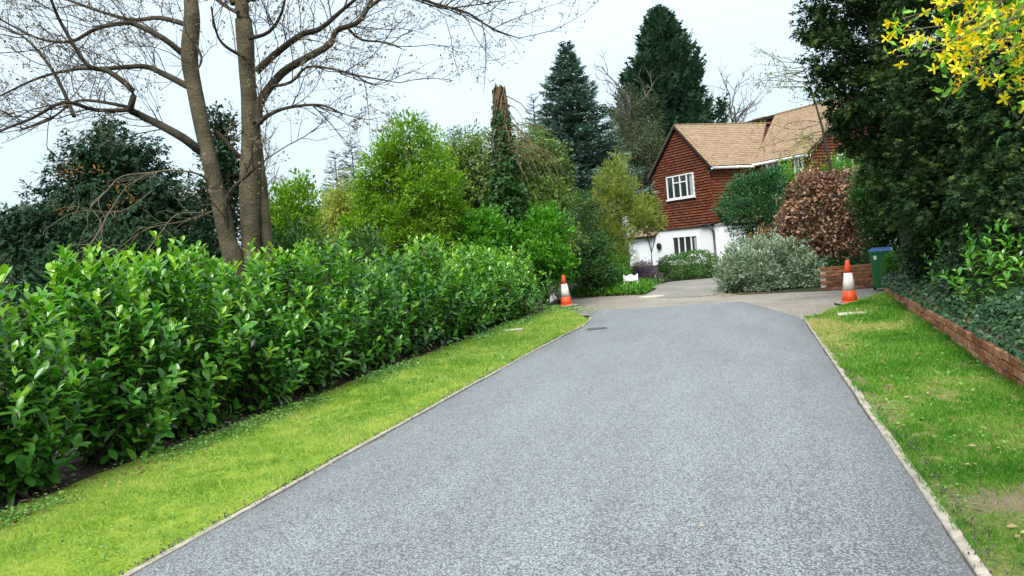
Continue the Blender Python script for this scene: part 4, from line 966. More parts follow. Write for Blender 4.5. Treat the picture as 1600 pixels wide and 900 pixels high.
lobe_tree('climbing_ivy', 'dark ivy clothing the lower part of the broken trunk', [(790, 262, 17), (785, 285, 22), (798, 305, 24), (784, 325, 26), (798, 345, 26), (788, 375, 28)], 19.7, 'mid', .09, 330, 16, 57, T=IVY, cat='shrub', wr=.9, clr=.1, trunk_r=.04, jit_d=.15, dr=.5)
bush('leafy_shrub', 'fresh green leafy shrub just behind the far laurels', 'shrub', (690, 800, 318, 430), 18.3, 'fresh', .11, 520, 18, 53, z0=.2, wr=.5, ry=.8, flat=.35, clr=.14)
bush('leafy_shrub', 'fresh green leafy shrub above the left traffic cone', 'shrub', (780, 896, 305, 440), 19.4, 'fresh', .11, 600, 18, 54, z0=.2, wr=.5, ry=.9, flat=.35, clr=.14)
bush('dark_shrub', 'dark green spreading shrub between the left cone and the white sign', 'shrub', (858, 966, 360, 462), 22.6, 'mid', .085, 800, 18, 55, z0=.06, wr=.45, nl=10)
bush('dark_shrub', 'dark fine leaved shrub between the thicket and the gold shrub', 'shrub', (868, 950, 285, 440), 24, 'mid', .08, 620, 18, 56, z0=.1, wr=.35)

# ---- far conifers and bare trees
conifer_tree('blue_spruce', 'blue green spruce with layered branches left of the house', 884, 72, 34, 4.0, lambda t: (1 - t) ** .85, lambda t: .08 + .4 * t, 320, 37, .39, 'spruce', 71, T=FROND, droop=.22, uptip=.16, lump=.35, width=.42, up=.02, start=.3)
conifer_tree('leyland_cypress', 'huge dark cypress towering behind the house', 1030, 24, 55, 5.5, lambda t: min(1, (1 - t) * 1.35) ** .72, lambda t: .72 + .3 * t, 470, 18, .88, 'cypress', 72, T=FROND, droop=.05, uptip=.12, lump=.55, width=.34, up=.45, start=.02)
bush('olive_tree', 'olive green twiggy tree between spruce and house gable', 'tree', (940, 1046, 128, 300), 49, 'olive', .16, 1000, 18, 73, z0=4.2, wr=.25, clr=.36, nl=12, trunk_r=.14, bark='bark', dr=.55, rand=.4)
bush('evergreen_shrub', 'dark shrub under the olive tree left of the house', 'shrub', (880, 972, 235, 400), 38, 'mid', .15, 520, 16, 74, z0=.1, wr=.45, clr=.25)
bare_tree('bare_tree', 'faint grey bare tree between spruce and cypress', 938, 80, 48, 2.6, 81)
bare_tree('bare_tree', 'far bare tree behind the house roof, left of two', 1138, 122, 62, 3.0, 82, group='bare trees beyond the roof')
bare_tree('bare_tree', 'far bare tree behind the house roof, right of two', 1160, 125, 60, 2.8, 83, group='bare trees beyond the roof')
bare_tree('bare_tree', 'pale bare tree far behind the bright shrub', 425, 215, 34, 1.6, 84, mat='twig_pale')
# tree line on the far left and behind everything
for k, (a, b, t_, dp) in enumerate([(-120, 40, 322, 60), (30, 160, 330, 64), (380, 480, 300, 48), (460, 580, 300, 50), (570, 700, 262, 52), (690, 850, 240, 54)]):
    bush('far_tree', ['hazy far tree at the left border of the view', 'far tree showing under the yew branches', 'far tree behind the bright green shrub', 'far tree behind the weeping shrub', 'far tree behind the lime tree', 'far tree behind the ivy stump'][k],
         'tree', (a, b, t_, 420), dp, 'olive' if k % 2 else 'mid', .36, 380, 10, 90 + k, z0=.2, wr=.5, clr=.5, trunk_r=.2, bark='bark')

# ---- planting before the house
lobe_tree('gold_conifer', 'golden green bushy conifer left of the house gable', [(966, 256, 18), (958, 280, 24), (945, 300, 22), (978, 298, 26), (962, 325, 36), (995, 335, 26), (940, 345, 32), (968, 374, 32), (1006, 346, 18), (945, 385, 40), (965, 412, 30), (940, 420, 36)], 25, 'goldcon', .15, 900, 12, 101, T=SPRAY_S, wr=.7, clr=.13, upw=.3, trunk_r=.08, flat=.6)
bush('gold_shrub', 'yellow green rounded shrub against the white house wall', 'shrub', (988, 1036, 300, 372), 26.2, 'goldcon', .1, 240, 16, 102, z0=1.5, trunk_r=.02, wr=.4)
bush('green_shrub', 'fresh green shrub at the foot of the gold conifer', 'shrub', (905, 985, 385, 455), 24.2, 'fresh', .075, 420, 18, 103, z0=.06, wr=.42)
bush('heather', 'purple grey heather mound left of the low clipped hedge', 'shrub', (984, 1031, 405, 448), 25.6, 'heather', .05, 330, 22, 104, z0=.03, wr=.35, clr=.09)
rngh = np.random.default_rng(6)
def clipped(name, label, box, depth, mat, leaf, n, seed, ry, T=KITE, cat='hedge', rough_=.06, wr=.5, rootz=0, round_=.35):
    rng = np.random.default_rng(seed); x0, x1, y0, y1 = box; c = at((x0 + x1) / 2, (y0 + y1) / 2, depth); rx = (x1 - x0) / 2 * depth / FPX
    z1 = at((x0 + x1) / 2, y0, depth)[2]; zb = max(.03, at((x0 + x1) / 2, y1, depth)[2]) if rootz == 0 else rootz; hz = (z1 - zb) / 2
    root = empty(name, (c[0], c[1], rootz), label, cat)
    O = rdir(rng, n); q = np.abs(O) ** (1 / round_) ; k = (q.sum(1)) ** (-round_); S_ = O * k[:, None]     # superellipsoid
    cen = np.array([c[0], c[1], zb + hz]); f = 1 - np.abs(rng.normal(0, .12, n))
    P = cen + S_ * np.array([rx, ry, hz]) * f[:, None]; nz = vnoise(P, 3., seed) - .5; P = P + O * (nz * rough_ * 3)[:, None] + rng.normal(0, rough_ * .5, (n, 3)); P[:, 2] = np.maximum(P[:, 2], zb)
    tin = np.clip(.45 * vnoise(P, 4, seed + 1) + rng.uniform(0, .65, n), 0, 1); L = leaf * rng.uniform(.7, 1.3, n)
    leaf_obj('foliage', T, (P, unit(O * .5 + rdir(rng, n) * .8), unit(O + rng.normal(0, .5, (n, 3)) + [0, 0, .3]), L, L * wr, tin), M[mat], root)
    limbs(root, (c[0], c[1], rootz - .04), [cen + np.array([rx * a, 0, hz * .3]) for a in (-.6, -.2, .2, .6)], .04, M['stem'], rng, 'stems')
    return root
clipped('clipped_hedge', 'low clipped green hedge below the white house window', (1029, 1120, 396, 441), 26.8, 'hedge', .075, 5200, 105, .45)
bush('small_shrub', 'small dull green plant at the right end of the low hedge', 'shrub', (1108, 1136, 405, 440), 26.4, 'mid', .06, 120, 16, 106, z0=.03, wr=.45, clr=.08)
bush('round_bush', 'big rounded dark green bush hiding the house side wall', 'shrub', (1122, 1236, 258, 385), 27, 'roundbush', .085, 1150, 20, 107, z0=.8, wr=.42, clr=.16, nl=9, inner=.2)
bush('pale_shrub', 'light green loose shrub under the main roof eaves', 'shrub', (1186, 1275, 240, 330), 30, 'fresh', .1, 430, 16, 108, z0=.8, wr=.4, clr=.2)
bush('yellow_shrub', 'small yellow flowering shrub above the silver shrub', 'shrub', (1166, 1208, 345, 380), 22, 'orange', .045, 60, 14, 109, z0=.7, wr=.5, clr=.06)
lobe_tree('silver_shrub', 'wide silver green shrub at the corner of the lane', [(1160, 404, 28), (1198, 394, 28), (1240, 400, 28), (1142, 420, 26), (1180, 420, 36), (1225, 422, 38), (1262, 425, 26), (1150, 444, 24), (1195, 446, 28), (1245, 446, 28), (1270, 446, 16), (1135, 440, 14)], 20.0, 'silver', .08, 1400, 16, 110, T=KITE, cat='shrub', bark='stem', wr=.42, clr=.085, upw=.45, trunk_r=.04, inner=.2)
bush('evergreen_shrub', 'dark green shrub closing the view behind the copper beech', 'shrub', (1225, 1352, 300, 430), 23.5, 'mid', .1, 700, 16, 116, z0=.1, wr=.5, clr=.16)
clipped('copper_beech', 'copper brown beech hedge block behind the brick wall', (1224, 1360, 272, 430), 20.6, 'beech', .09, 17000, 111, .7, cat='hedge', rough_=.15, wr=.6, round_=.38)
bush('ivy_mound', 'dark ivy hanging over the old brick wall top', 'shrub', (1275, 1372, 392, 432), 20.0, 'ivy', .06, 300, 14, 112, T=IVY, wr=1, clr=.09, ry=.25)
bush('green_shrub', 'tall green shrub between copper beech and right cypress', 'shrub', (1335, 1412, 235, 420), 18.6, 'mid', .085, 800, 18, 113, z0=.3, wr=.45, clr=.16)
bush('green_shrub', 'light green shrub behind the copper beech under the tile hung wall', 'shrub', (1290, 1350, 225, 300), 24, 'fresh', .09, 260, 16, 114, z0=1.6, wr=.4)
bush('privet', 'narrow light green privet beside the wheelie bin', 'shrub', (1384, 1414, 392, 462), 16.2, 'privet', .045, 330, 18, 115, z0=.15, wr=.5, clr=.07)
def birch():
    rng = np.random.default_rng(12); d = 23.; b = at(1330, 420, d); b[2] = 0
    root = empty('birch_tree', tuple(b), 'slender young birch with sparse new leaves against the house roof', 'tree')
    tr = np.array([b, at(1318, 340, d), at(1300, 270, d), at(1285, 200, d), at(1268, 140, d), at(1250, 90, d)]); mb = MB(); mb.tube(tr, [.07, .06, .05, .035, .02, .008], 7); mb.build('trunk', M['twig'], root, True)
    tw = MB(); tips = []
    for k in range(34):
        i = rng.uniform(1.3, 5); j = int(min(i, 4)); p = tr[j] + (tr[j + 1] - tr[j]) * (i - j)
        q, _ = wander(rng, p, (-1 + rng.normal(0, .35), rng.normal(0, .5), .28), rng.uniform(.6, 1.9), 6, .2, -.03); tw.tube(q, np.linspace(.011, .003, 7), 4, False)
        for m_ in range(7):
            s = rng.integers(1, 7); q2, _ = wander(rng, q[s], rng.normal(0, 1, 3) + [-.3, 0, -.3], rng.uniform(.15, .5), 3, .2, -.1); tw.tube(q2, np.linspace(.005, .002, 4), 3, False); tips += list(q2)
    tw.build('branches', M['twig'], root, True)['kind'] = 'stuff'
    tips = np.array(tips); idx = rng.integers(0, len(tips), 1500); n = len(idx); L = .06 * rng.uniform(.6, 1.3, n)
    leaf_obj('leaves', KITE, (tips[idx] + rng.normal(0, .04, (n, 3)), rdir(rng, n) - [0, 0, .4], rdir(rng, n), L, L * .6, rng.uniform(0, 1, n)), M['birch'], root)
birch()

# ------------------------------------------------------------------ big cypresses, ivy and shrubs on the right bank
GC = 'dark cypresses on the right bank'
CK = dict(T=FROND, wr=.85, clr=.085, outw=.9, upw=.12, dr=.22, flat=.55, rand=.45, trunk_r=.16, rootz=.25, group=GC, inner=.16)
lobe_tree('cypress_tree', 'dark cypress at the right border over the low brick wall', [(1580, 220, 72), (1560, 305, 62), (1612, 330, 72), (1600, 120, 80), (1552, 180, 62), (1650, 220, 90), (1590, 20, 95), (1665, 60, 110), (1545, 372, 42), (1625, 395, 50), (1600, -90, 110), (1640, 330, 70), (1570, 260, 60)], 9.5, 'rightcyp', .092, 2600, 11, 121, base_px=1620, **CK)
lobe_tree('cypress_tree', 'dark cypress over the ivy, second from the right border', [(1450, 60, 70), (1432, 150, 60), (1462, 230, 68), (1442, 308, 46), (1490, 325, 60), (1510, 130, 72), (1520, 240, 72), (1480, -40, 88), (1468, 375, 36), (1540, -80, 95), (1515, 350, 48), (1480, 180, 60), (1468, 300, 50), (1500, 290, 55)], 11.5, 'rightcyp', .108, 2500, 11, 122, base_px=1490, **CK)
lobe_tree('cypress_tree', 'dark cypress farthest from the right border, beside the birch', [(1272, 36, 30), (1310, 0, 42), (1300, 82, 36), (1288, 128, 22), (1332, 150, 38), (1360, 70, 55), (1352, 212, 40), (1388, 268, 42), (1400, 150, 56), (1330, -60, 56), (1400, -40, 78), (1405, 325, 32), (1422, 230, 52), (1380, -130, 70), (1312, 190, 18), (1365, 140, 40)], 13.5, 'rightcyp', .118, 2500, 11, 123, base_px=1425, **CK)
bush('evergreen_tree', 'dense dark evergreen filling the gaps behind the right cypresses', 'tree', (1395, 1640, 140, 440), 16.2, 'rightcyp', .17, 900, 13, 133, T=FROND, z0=.3, rootz=.2, wr=.8, clr=.2, nl=12, ry=1.2, bark='bark')
bush('evergreen_shrub', 'dark glossy evergreen under the cypresses beside the bin', 'shrub', (1412, 1520, 350, 470), 12.6, 'holly', .075, 620, 18, 131, z0=.3, rootz=.27, wr=.5, clr=.12)
bush('evergreen_shrub', 'dark glossy evergreen filling the bank at the right border', 'shrub', (1490, 1680, 370, 500), 10.2, 'holly', .075, 620, 18, 132, z0=.3, rootz=.27, wr=.5, clr=.12)
def ivy_bank():
    rng = np.random.default_rng(13); n = 20500; y = 3.3 + 12.9 * rng.uniform(0, 1, n) ** 1.05; x = np.array([wall_x(v) for v in y]) - .02 + rng.beta(1, 2.2, n) * 1.75
    dx = x - np.array([wall_x(v) for v in y])
    P2 = np.c_[x, y]; z = .34 + np.clip(dx * .55, 0.02, .34) * (.5 + vnoise(P2, 1.4, 3)) + rng.uniform(0, .1, n)
    n2 = 1500; y2 = 3.4 + 12.7 * rng.uniform(0, 1, n2); hang = rng.beta(1, 1.6, n2) * (.015 + .13 * vnoise(np.c_[y2, y2 * 0], 1.1, 8) ** 2.5)
    x2 = np.array([wall_x(v) for v in y2]) - .05 - rng.uniform(0, .06, n2) * (1 - hang); z2 = .38 - hang
    P = np.r_[np.c_[x, y, z], np.c_[x2, y2, z2]]; m = len(P)
    D = rng.normal(0, .5, (m, 3)) + np.array([-.6, 0, -.5]); N = rng.normal(0, .35, (m, 3)) + np.array([-.55, -.1, .8]); L = .047 * rng.uniform(.6, 1.4, m)
    o = leaf_obj('ivy', IVY, (P, unit(D), unit(N), L, L * rng.uniform(.8, 1.1, m), np.clip(rng.beta(1.6, 2.6, m), 0, 1)), M['ivy'])
    tag(o, 'dark glossy ivy carpeting the bank and trailing over the low brick wall', 'ivy', kind='stuff')
ivy_bank()
def right_laurel(px, py, d, h, seed, label, nsh, leaf, vis_n):
    rng = np.random.default_rng(seed); p = at(px, py, d); b = np.array([p[0], p[1], .28])
    lv, paths = laurel_shrub(rng, b, h, .55, .5, nsh, leaf, .1)
    root = empty('laurel_shrub', tuple(b), label, 'shrub')
    v_ = pick_visible([lv], 12)[0]; ch = [i for s_, i in sorted(v_, reverse=True)[:vis_n]]; keep = np.ones(len(lv[0]), bool); keep[ch] = False
    leaf_obj('foliage', LAUREL, tuple(a[keep] for a in lv), M['laurel'], root)
    for i in ch: put_leaf(root, lv[0][i], lv[1][i], lv[2][i], lv[3][i], lv[5][i])
    mb = MB()
    for q_ in paths: mb.tube(q_[::2], np.linspace(.009, .003, len(q_[::2])), 4, False)
    mb.build('stems', M['stem'], root, True)
right_laurel(1560, 470, 8.7, .95, 141, 'loose laurel rising from the ivy at the right border', 42, .105, 150)
right_laurel(1490, 450, 11.2, .8, 142, 'small laurel rising from the ivy below the second cypress', 34, .095, 80)

# ------------------------------------------------------------------ the bare forked tree on the left
def bare_left():
    rng = np.random.default_rng(77); D0 = 9.8; base = at(378, 420, D0); base[2] = 0
    root = empty('bare_tree', tuple(base), 'forked bare tree with two mossy trunks and budding twigs behind the hedge', 'tree', None)
    def path(pts, dd): return np.array([at(x, y, D0 + dd * k / max(1, len(pts) - 1) + (.0 if k == 0 else rng.normal(0, .06))) for k, (x, y) in enumerate(pts)])
    def smooth(P, n=5):
        out_ = []
        for i in range(len(P) - 1):
            p0, p1, p2, p3 = P[max(i - 1, 0)], P[i], P[i + 1], P[min(i + 2, len(P) - 1)]
            for t in np.arange(n) / n: out_.append(.5 * (2 * p1 + (p2 - p0) * t + (2 * p0 - 5 * p1 + 4 * p2 - p3) * t * t + (3 * p1 - p0 - 3 * p2 + p3) * t ** 3))
        return np.array(out_ + [P[-1]])
    px = D0 / FPX
    def trunk(pts, rad, dd=0):
        P = np.array([at(x, y, D0 + dd) for x, y in pts]); P = smooth(np.vstack([[P[0][0] + .02, P[0][1], -.1], P])); r = np.interp(np.linspace(0, 1, len(P)), np.linspace(0, 1, len(rad)), rad) * px
        r = r * (1 + .12 * (vnoise(P, 3.1, 4) - .5) * 2); mb = MB(); mb.tube(P, r, 14); mb.build('trunk', M['bark'], root, True); return P
    t1 = trunk([(366, 420), (357, 380), (345, 325), (325, 240), (305, 145), (296, 90), (300, 30), (296, -20), (288, -90), (292, -150)], [18, 16, 14, 13, 12.5, 12, 13, 12, 9, 6, 3])
    t2 = trunk([(393, 430), (392, 380), (390, 300), (392, 200), (386, 110), (383, 60), (380, 30)], [20, 17, 15.5, 15, 13.5, 13, 13], .15)
    t3 = trunk([(380, 38), (366, 5), (352, -50), (345, -110)], [11, 8, 6, 3], .15); t4 = trunk([(381, 40), (393, 0), (398, -60), (410, -140)], [11, 9, 6, 3], .15)
    spec = [  # points, start radius px, end radius px, depth drift
        ([(316, 238), (285, 215), (250, 195), (215, 178), (204, 170), (207, 142), (170, 112), (140, 104), (115, 70), (90, 25), (75, -15)], 6.5, 1.6, -.8),
        ([(207, 172), (150, 172), (100, 160), (50, 185), (0, 205), (-40, 230)], 3.2, 1.2, -.9),
        ([(294, 135), (255, 115), (225, 104), (170, 107), (120, 108), (60, 122), (0, 150)], 5, 1.2, .7),
        ([(290, 88), (255, 60), (215, 40), (195, 36), (150, 45), (110, 65), (60, 60), (0, 30)], 4.5, 1.2, -.2),
        ([(296, 40), (250, 28), (200, 30), (120, 5), (60, -20)], 4, 1.2, 1.),
        ([(330, 287), (310, 272), (270, 266), (235, 270), (190, 276), (165, 300), (140, 325)], 3.4, 1.1, -1.2),
        ([(338, 342), (312, 333), (275, 336), (250, 365), (228, 395), (212, 425)], 2.6, 1.1, -.9),
        ([(116, 182), (98, 140), (75, 100), (40, 60), (0, 40)], 3, 1.2, .3),
        ([(204, 168), (150, 158), (115, 160), (80, 185), (30, 205)], 2.6, 1, .6),
        ([(404, 192), (406, 160), (440, 115), (480, 90), (515, 70), (526, 48), (560, 34), (580, 0), (592, -40)], 7, 2.4, .5),
        ([(400, 112), (430, 85), (470, 55), (500, 45), (530, 20), (560, -5)], 5.5, 2, -.9),
        ([(402, 196), (420, 180), (450, 168), (500, 164), (535, 178)], 3.4, 1.1, -.6),
        ([(545, 46), (565, 62), (600, 66), (628, 76)], 2.2, .9, .9),
        ([(575, 12), (620, -12), (680, 6), (730, 20), (770, 45), (812, 60)], 2.8, .8, 1.),
        ([(425, 135), (455, 128), (480, 105), (520, 108), (560, 118), (605, 126)], 2.4, .9, -1.),
        ([(386, 92), (352, 72), (338, 50), (330, 10)], 2.6, 1, -.5),
        ([(334, 205), (350, 218), (370, 240), (392, 262)], 4, 2.6, .15),
        ([(362, 395), (352, 330), (360, 300), (385, 275), (400, 262)], 4, 1.6, -.35),
        ([(390, 60), (420, 50), (440, 20), (450, -30)], 3, 1.3, -.8),
        ([(372, 20), (350, 8), (310, -20), (250, -40)], 3, 1.3, .9),
        ([(640, -4), (690, 12), (740, 8), (790, 0)], 1.4, .7, .4),
        ([(300, 60), (315, 90), (308, 110)], 2.4, 1, -.4),
    ]
    low = [([(332, 330), (290, 345), (230, 358), (180, 392), (150, 415)], 2.2, .9, -.8), ([(240, 269), (200, 290), (172, 330), (150, 370), (128, 402)], 1.8, .8, -1.4), ([(165, 300), (142, 322), (158, 350), (130, 392), (90, 410)], 1.6, .8, -1.5), ([(235, 300), (190, 330), (120, 330), (70, 360)], 1.6, .8, -1.2)]
    for pts, r0, r1, dd in low + spec[5:7]:
        P = smooth(path(pts, dd), 4); mb = MB(); mb.tube(P, np.linspace(r0, r1, len(P)) * px * .5, 6); mb.build('low_limb', M['twig_pale'], root, True)
        mb = MB()
        for _ in range(9):
            i_ = rng.integers(3, len(P)); q, _d = wander(rng, P[i_], unit(P[i_] - P[i_ - 1]) + rng.normal(0, .7, 3), rng.uniform(.2, .6), 5, .22, -.03); mb.tube(q, np.linspace(.005, .002, 6), 3, False)
        mb.build('low_twigs', M['twig_pale'], root, True)['kind'] = 'stuff'
    del spec[5:7]
    P_all = []
    for pts, r0, r1, dd in spec:
        P = smooth(path(pts, dd), 4); r = np.linspace(r0, r1, len(P)) * px * 1.12; mb = MB(); mb.tube(P, r, 7); mb.build('limb', M['limb'], root, True); P_all.append((P, r))
    P_all += [(t1[-18:], np.full(18, .06)), (t3[-10:], np.full(10, .05)), (t4[-10:], np.full(10, .05))]
    tw = MB(); tips = []
    ctr = (t1[20] + t2[15]) / 2
    def sub(P, r, L, lev):
        n = max(2, int(np.linalg.norm(np.diff(P, axis=0), axis=1).sum() * (6.2 if lev == 3 else 8 if lev == 2 else 7)))
        for _ in range(n):
            i = rng.uniform(.12, 1) * (len(P) - 1); j = int(min(i, len(P) - 2)); p = P[j] + (P[j + 1] - P[j]) * (i - j); d = unit(P[j + 1] - P[j])
            side = unit(np.cross(d, rng.normal(size=3))); ou = p - ctr; ou[2] *= .5; ou = unit(ou)
            l = L * rng.uniform(.45, 1.25); q, _ = wander(rng, p, d * .6 + side * .75 + ou * .35 + np.array([0, 0, .18]), l, 5, .19, .03)
            rr = r * rng.uniform(.75, 1.1); tw.tube(q, np.linspace(rr, rr * .4, 6), 4 if lev == 3 else 3, False)
            if lev > 1: sub(q, rr * .55, L * .42, lev - 1)
            else: tips.append(q[-1]); tips.append(q[3])
            if lev == 2: tips.append(q[-1])
    for P, r in P_all: sub(P, .0075, 1.0, 3) if r[0] < .3 else None
    tw.build('twigs', M['twig'], root, True)['kind'] = 'stuff'
    tp = np.array(tips); sel = rng.random(len(tp)) < .55; tp = tp[sel]; idx = np.repeat(np.arange(len(tp)), 3); n = len(idx); L = .028 * rng.uniform(.6, 1.5, n)
    leaf_obj('buds', KITE, (tp[idx] + rng.normal(0, .012, (n, 3)), rdir(rng, n) + [0, 0, .3], rdir(rng, n), L, L * .55, rng.uniform(0, 1, n)), M['bud'], root)
    print('twig verts', len(tw.v))
bare_left()

# ------------------------------------------------------------------ forsythia reaching in at the top right
def forsythia():
    rng = np.random.default_rng(15); b = np.array([2.5, 3.3, .27])
    root = empty('forsythia', tuple(b), 'yellow flowering forsythia branches reaching in at the upper right', 'shrub')
    # one open flower: four strap petals, twisted a little, round a short tube
    V = []; F = []
    for k in range(4):
        a = k * math.pi / 2; c, s = math.cos(a), math.sin(a)
        for (x, w_, z_) in ((.1, .1, .0), (.45, .2, .12), (.8, .19, .17), (1.05, .04, .1)):
            for sg_ in (-1, 1): V.append((c * x - s * w_ * sg_, s * x + c * w_ * sg_, z_ + .05 * sg_ * (x > .2)))
        o_ = k * 8
        for m_ in range(3): F.append((o_ + 2 * m_, o_ + 2 * m_ + 2, o_ + 2 * m_ + 3, o_ + 2 * m_ + 1))
    mb = MB(); mb.add(V, F); mb.lathe([(.05, -.45), (.07, -.2), (.16, .02)], 6, cap=False); FM = mb.mesh('flower', M['petal'], smooth=True)
    br_ = []
    ends = [(1400, 98), (1440, 78), (1412, 30), (1462, 10), (1492, 60), (1478, 150), (1520, 118), (1540, 40), (1520, -10), (1560, 90), (1600, 60), (1470, 40), (1596, 20), (1585, 130), (1505, 95), (1450, -20), (1555, 10), (1390, 55), (1538, 70), (1575, 50)]
    for k, (x, y) in enumerate(ends):
        d = rng.uniform(2.6, 3.3); e = at(x, y, d); cr = b + np.array([rng.normal(0, .1) - .3, rng.normal(0, .25), 2.2 + rng.uniform(-.2, .5)])
        t = np.linspace(0, 1, 14)[:, None]; P = (1 - t) ** 2 * (b + [rng.normal(0, .08), rng.normal(0, .1), 0]) + 2 * t * (1 - t) * cr + t * t * e + rng.normal(0, .012, (14, 3))
        mb = MB(); mb.tube(P, np.linspace(.0085, .002, 14), 5, False); mb.build('branch', M['twig_pale'], root, True); br_.append(P)
        for m_ in range(4):
            s = rng.integers(8, 13); q, _ = wander(rng, P[s], unit(P[s + 1] - P[s]) + rng.normal(0, .7, 3), rng.uniform(.15, .4), 5, .15, -.06)
            mb = MB(); mb.tube(q, np.linspace(.004, .0018, 6), 4, False); mb.build('branch', M['twig_pale'], root, True); br_.append(q)
    cand = np.concatenate([p[max(0, len(p) - 7):] + rng.normal(0, .02, (len(p[max(0, len(p) - 7):]), 3)) for p in br_]); u, v, z = proj(cand); cand = cand[(u > 1380) & (u < 1640) & (v < 165) & (v > -60)]
    cl = cand[rng.choice(len(cand), 104, replace=False)]; cnt = 0
    for c in cl:
        for m_ in range(rng.integers(2, 4)):
            if cnt >= 295: break
            dd = unit(rng.normal(size=3) + np.array([-.3, -.5, -.2])); X = unit(np.cross(dd, rng.normal(size=3))); Y = np.cross(dd, X); l = rng.uniform(.019, .027)
            q = c + rng.normal(0, .024, 3) + dd * .012 - ORG[root.name]
            o = bpy.data.objects.new('flower', FM); COL.objects.link(o); o.parent = root; cnt += 1
            o.matrix_local = Matrix(((X[0] * l, Y[0] * l, dd[0] * l, q[0]), (X[1] * l, Y[1] * l, dd[1] * l, q[1]), (X[2] * l, Y[2] * l, dd[2] * l, q[2]), (0, 0, 0, 1))); t = rng.uniform(0, 1); o.color = (t, t, t, 1)
    allp = np.concatenate([p[3:] for p in br_]); u, v, z = proj(allp); allp = allp[(u > 1590) | (v < -20)]; c0 = allp[rng.integers(0, len(allp), 420)] + rng.normal(0, .035, (420, 3)); dd = rdir(rng, 420)
    a_ = unit(np.cross(dd, rdir(rng, 420))); b_ = np.cross(dd, a_); Dp = np.concatenate([a_, b_, -a_, -b_]); n = len(Dp); LM('blossom', (.78, .56, .006), (.9, .76, .04), trans=.35)
    leaf_obj('blossom', KITE, (np.tile(c0, (4, 1)), Dp + np.tile(dd, (4, 1)) * .3, np.tile(dd, (4, 1)), np.full(n, .024), np.full(n, .011), np.repeat(rng.uniform(0, 1, 420)[None], 4, 0).ravel()), M['blossom'], root)
    idx = rng.integers(0, len(allp), 900); n = 900; L = .04 * rng.uniform(.6, 1.4, n)
    leaf_obj('outer_leaves', KITE, (allp[idx] + rng.normal(0, .03, (n, 3)), rdir(rng, n) + [0, 0, .4], rdir(rng, n), L, L * .4, rng.uniform(0, 1, n)), M['forsleaf'], root)
    idx = rng.integers(0, len(cand), 650); n = len(idx); L = .036 * rng.uniform(.6, 1.4, n)
    leaf_obj('leaves', KITE, (cand[idx] + rng.normal(0, .02, (n, 3)), rdir(rng, n) + [0, 0, .4], rdir(rng, n), L, L * .4, rng.uniform(0, 1, n)), M['forsleaf'], root)
forsythia()

# ------------------------------------------------------------------ grass, weeds, litter
def grass(name, mat, n, xf0, xf1, y0, y1, side, hgt, label, seed, tfun, dens=None):
    rng = np.random.default_rng(seed); t = rng.uniform(0, 1, n); y = y0 * (y1 / y0) ** t ; y = np.where(rng.random(n) < .25, rng.uniform(y0, y1, n), y)
    a = np.array([xf0(v) for v in y]); b = np.array([xf1(v) for v in y]); x = a + (b - a) * rng.uniform(0, 1, n)
    if dens is not None: k = rng.random(n) < dens(x, y); x, y = x[k], y[k]
    n = len(x); z = lawn_z(x, y, side) - .006; sc_ = np.clip(y / 6, .7, 2.2)
    P = np.c_[x, y, z]; a = rng.uniform(0, 6.283, n); ln = np.abs(rng.normal(.35, .4, n)) + .25
    D = np.c_[np.cos(a) * ln, np.sin(a) * ln, np.ones(n)]; N = np.c_[-np.sin(a) + rng.normal(0, .6, n), np.cos(a) + rng.normal(0, .6, n), rng.normal(.3, .3, n)]
    hn = .4 + .8 * vnoise(P[:, :2], 2.5, seed) + .7 * vnoise(P[:, :2], 9, seed + 5) ** 2; L = hgt * rng.uniform(.5, 1.4, n) * hn * np.sqrt(sc_); W = .0062 * sc_ * rng.uniform(.7, 1.4, n)
    o = leaf_obj(name, BLADE, (P, D, N, L, W, np.clip(tfun(x, y, rng), 0, 1)), M[mat]); tag(o, label, 'grass', kind='stuff')
grass('grass', 'grass_l', 120000, lambda y: vl0(y) + .12, lambda y: vl1(y) + .03, 2.6, 18.6, 'l', .038, 'bright mossy yellow green grass of the left verge', 1,
      lambda x, y, r: .12 + .38 * vnoise(np.c_[x, y], 1.7, 2) + .34 * vnoise(np.c_[x, y], 6, 3) + .16 * vnoise(np.c_[x, y], 22, 13) - .05 + r.normal(0, .22, len(x)),
      lambda x, y: np.clip(1.2 - 1.5 * (vnoise(np.c_[x, y], 9, 14) > .74) - .4 * (vnoise(np.c_[x, y], 2, 15) > .7), .12, 1))
grass('grass', 'grass_r', 120000, lambda y: rl0(y) - .028, lambda y: max(wall_x(y) - .01, rl0(y) + .02), 2.9, 16, 'r', .042, 'patchy green and straw coloured lawn on the right', 4,
      lambda x, y, r: .9 * vnoise(np.c_[x, y * .8], 1.3, 6) ** 1.7 + .26 * vnoise(np.c_[x, y], 5, 7) - .08 + .15 * np.exp(-((x - .95) / .25) ** 2) + .3 * dirt(x, y) + r.normal(0, .2, len(x)),
      lambda x, y: np.clip(1.15 - 1.15 * dirt(x, y) - .5 * np.exp(-((x - .93) / .1) ** 2) - .6 * (vnoise(np.c_[x, y], 2.2, 9) > .7) - .9 * (vnoise(np.c_[x, y], 10, 19) > .74), .05, 1))
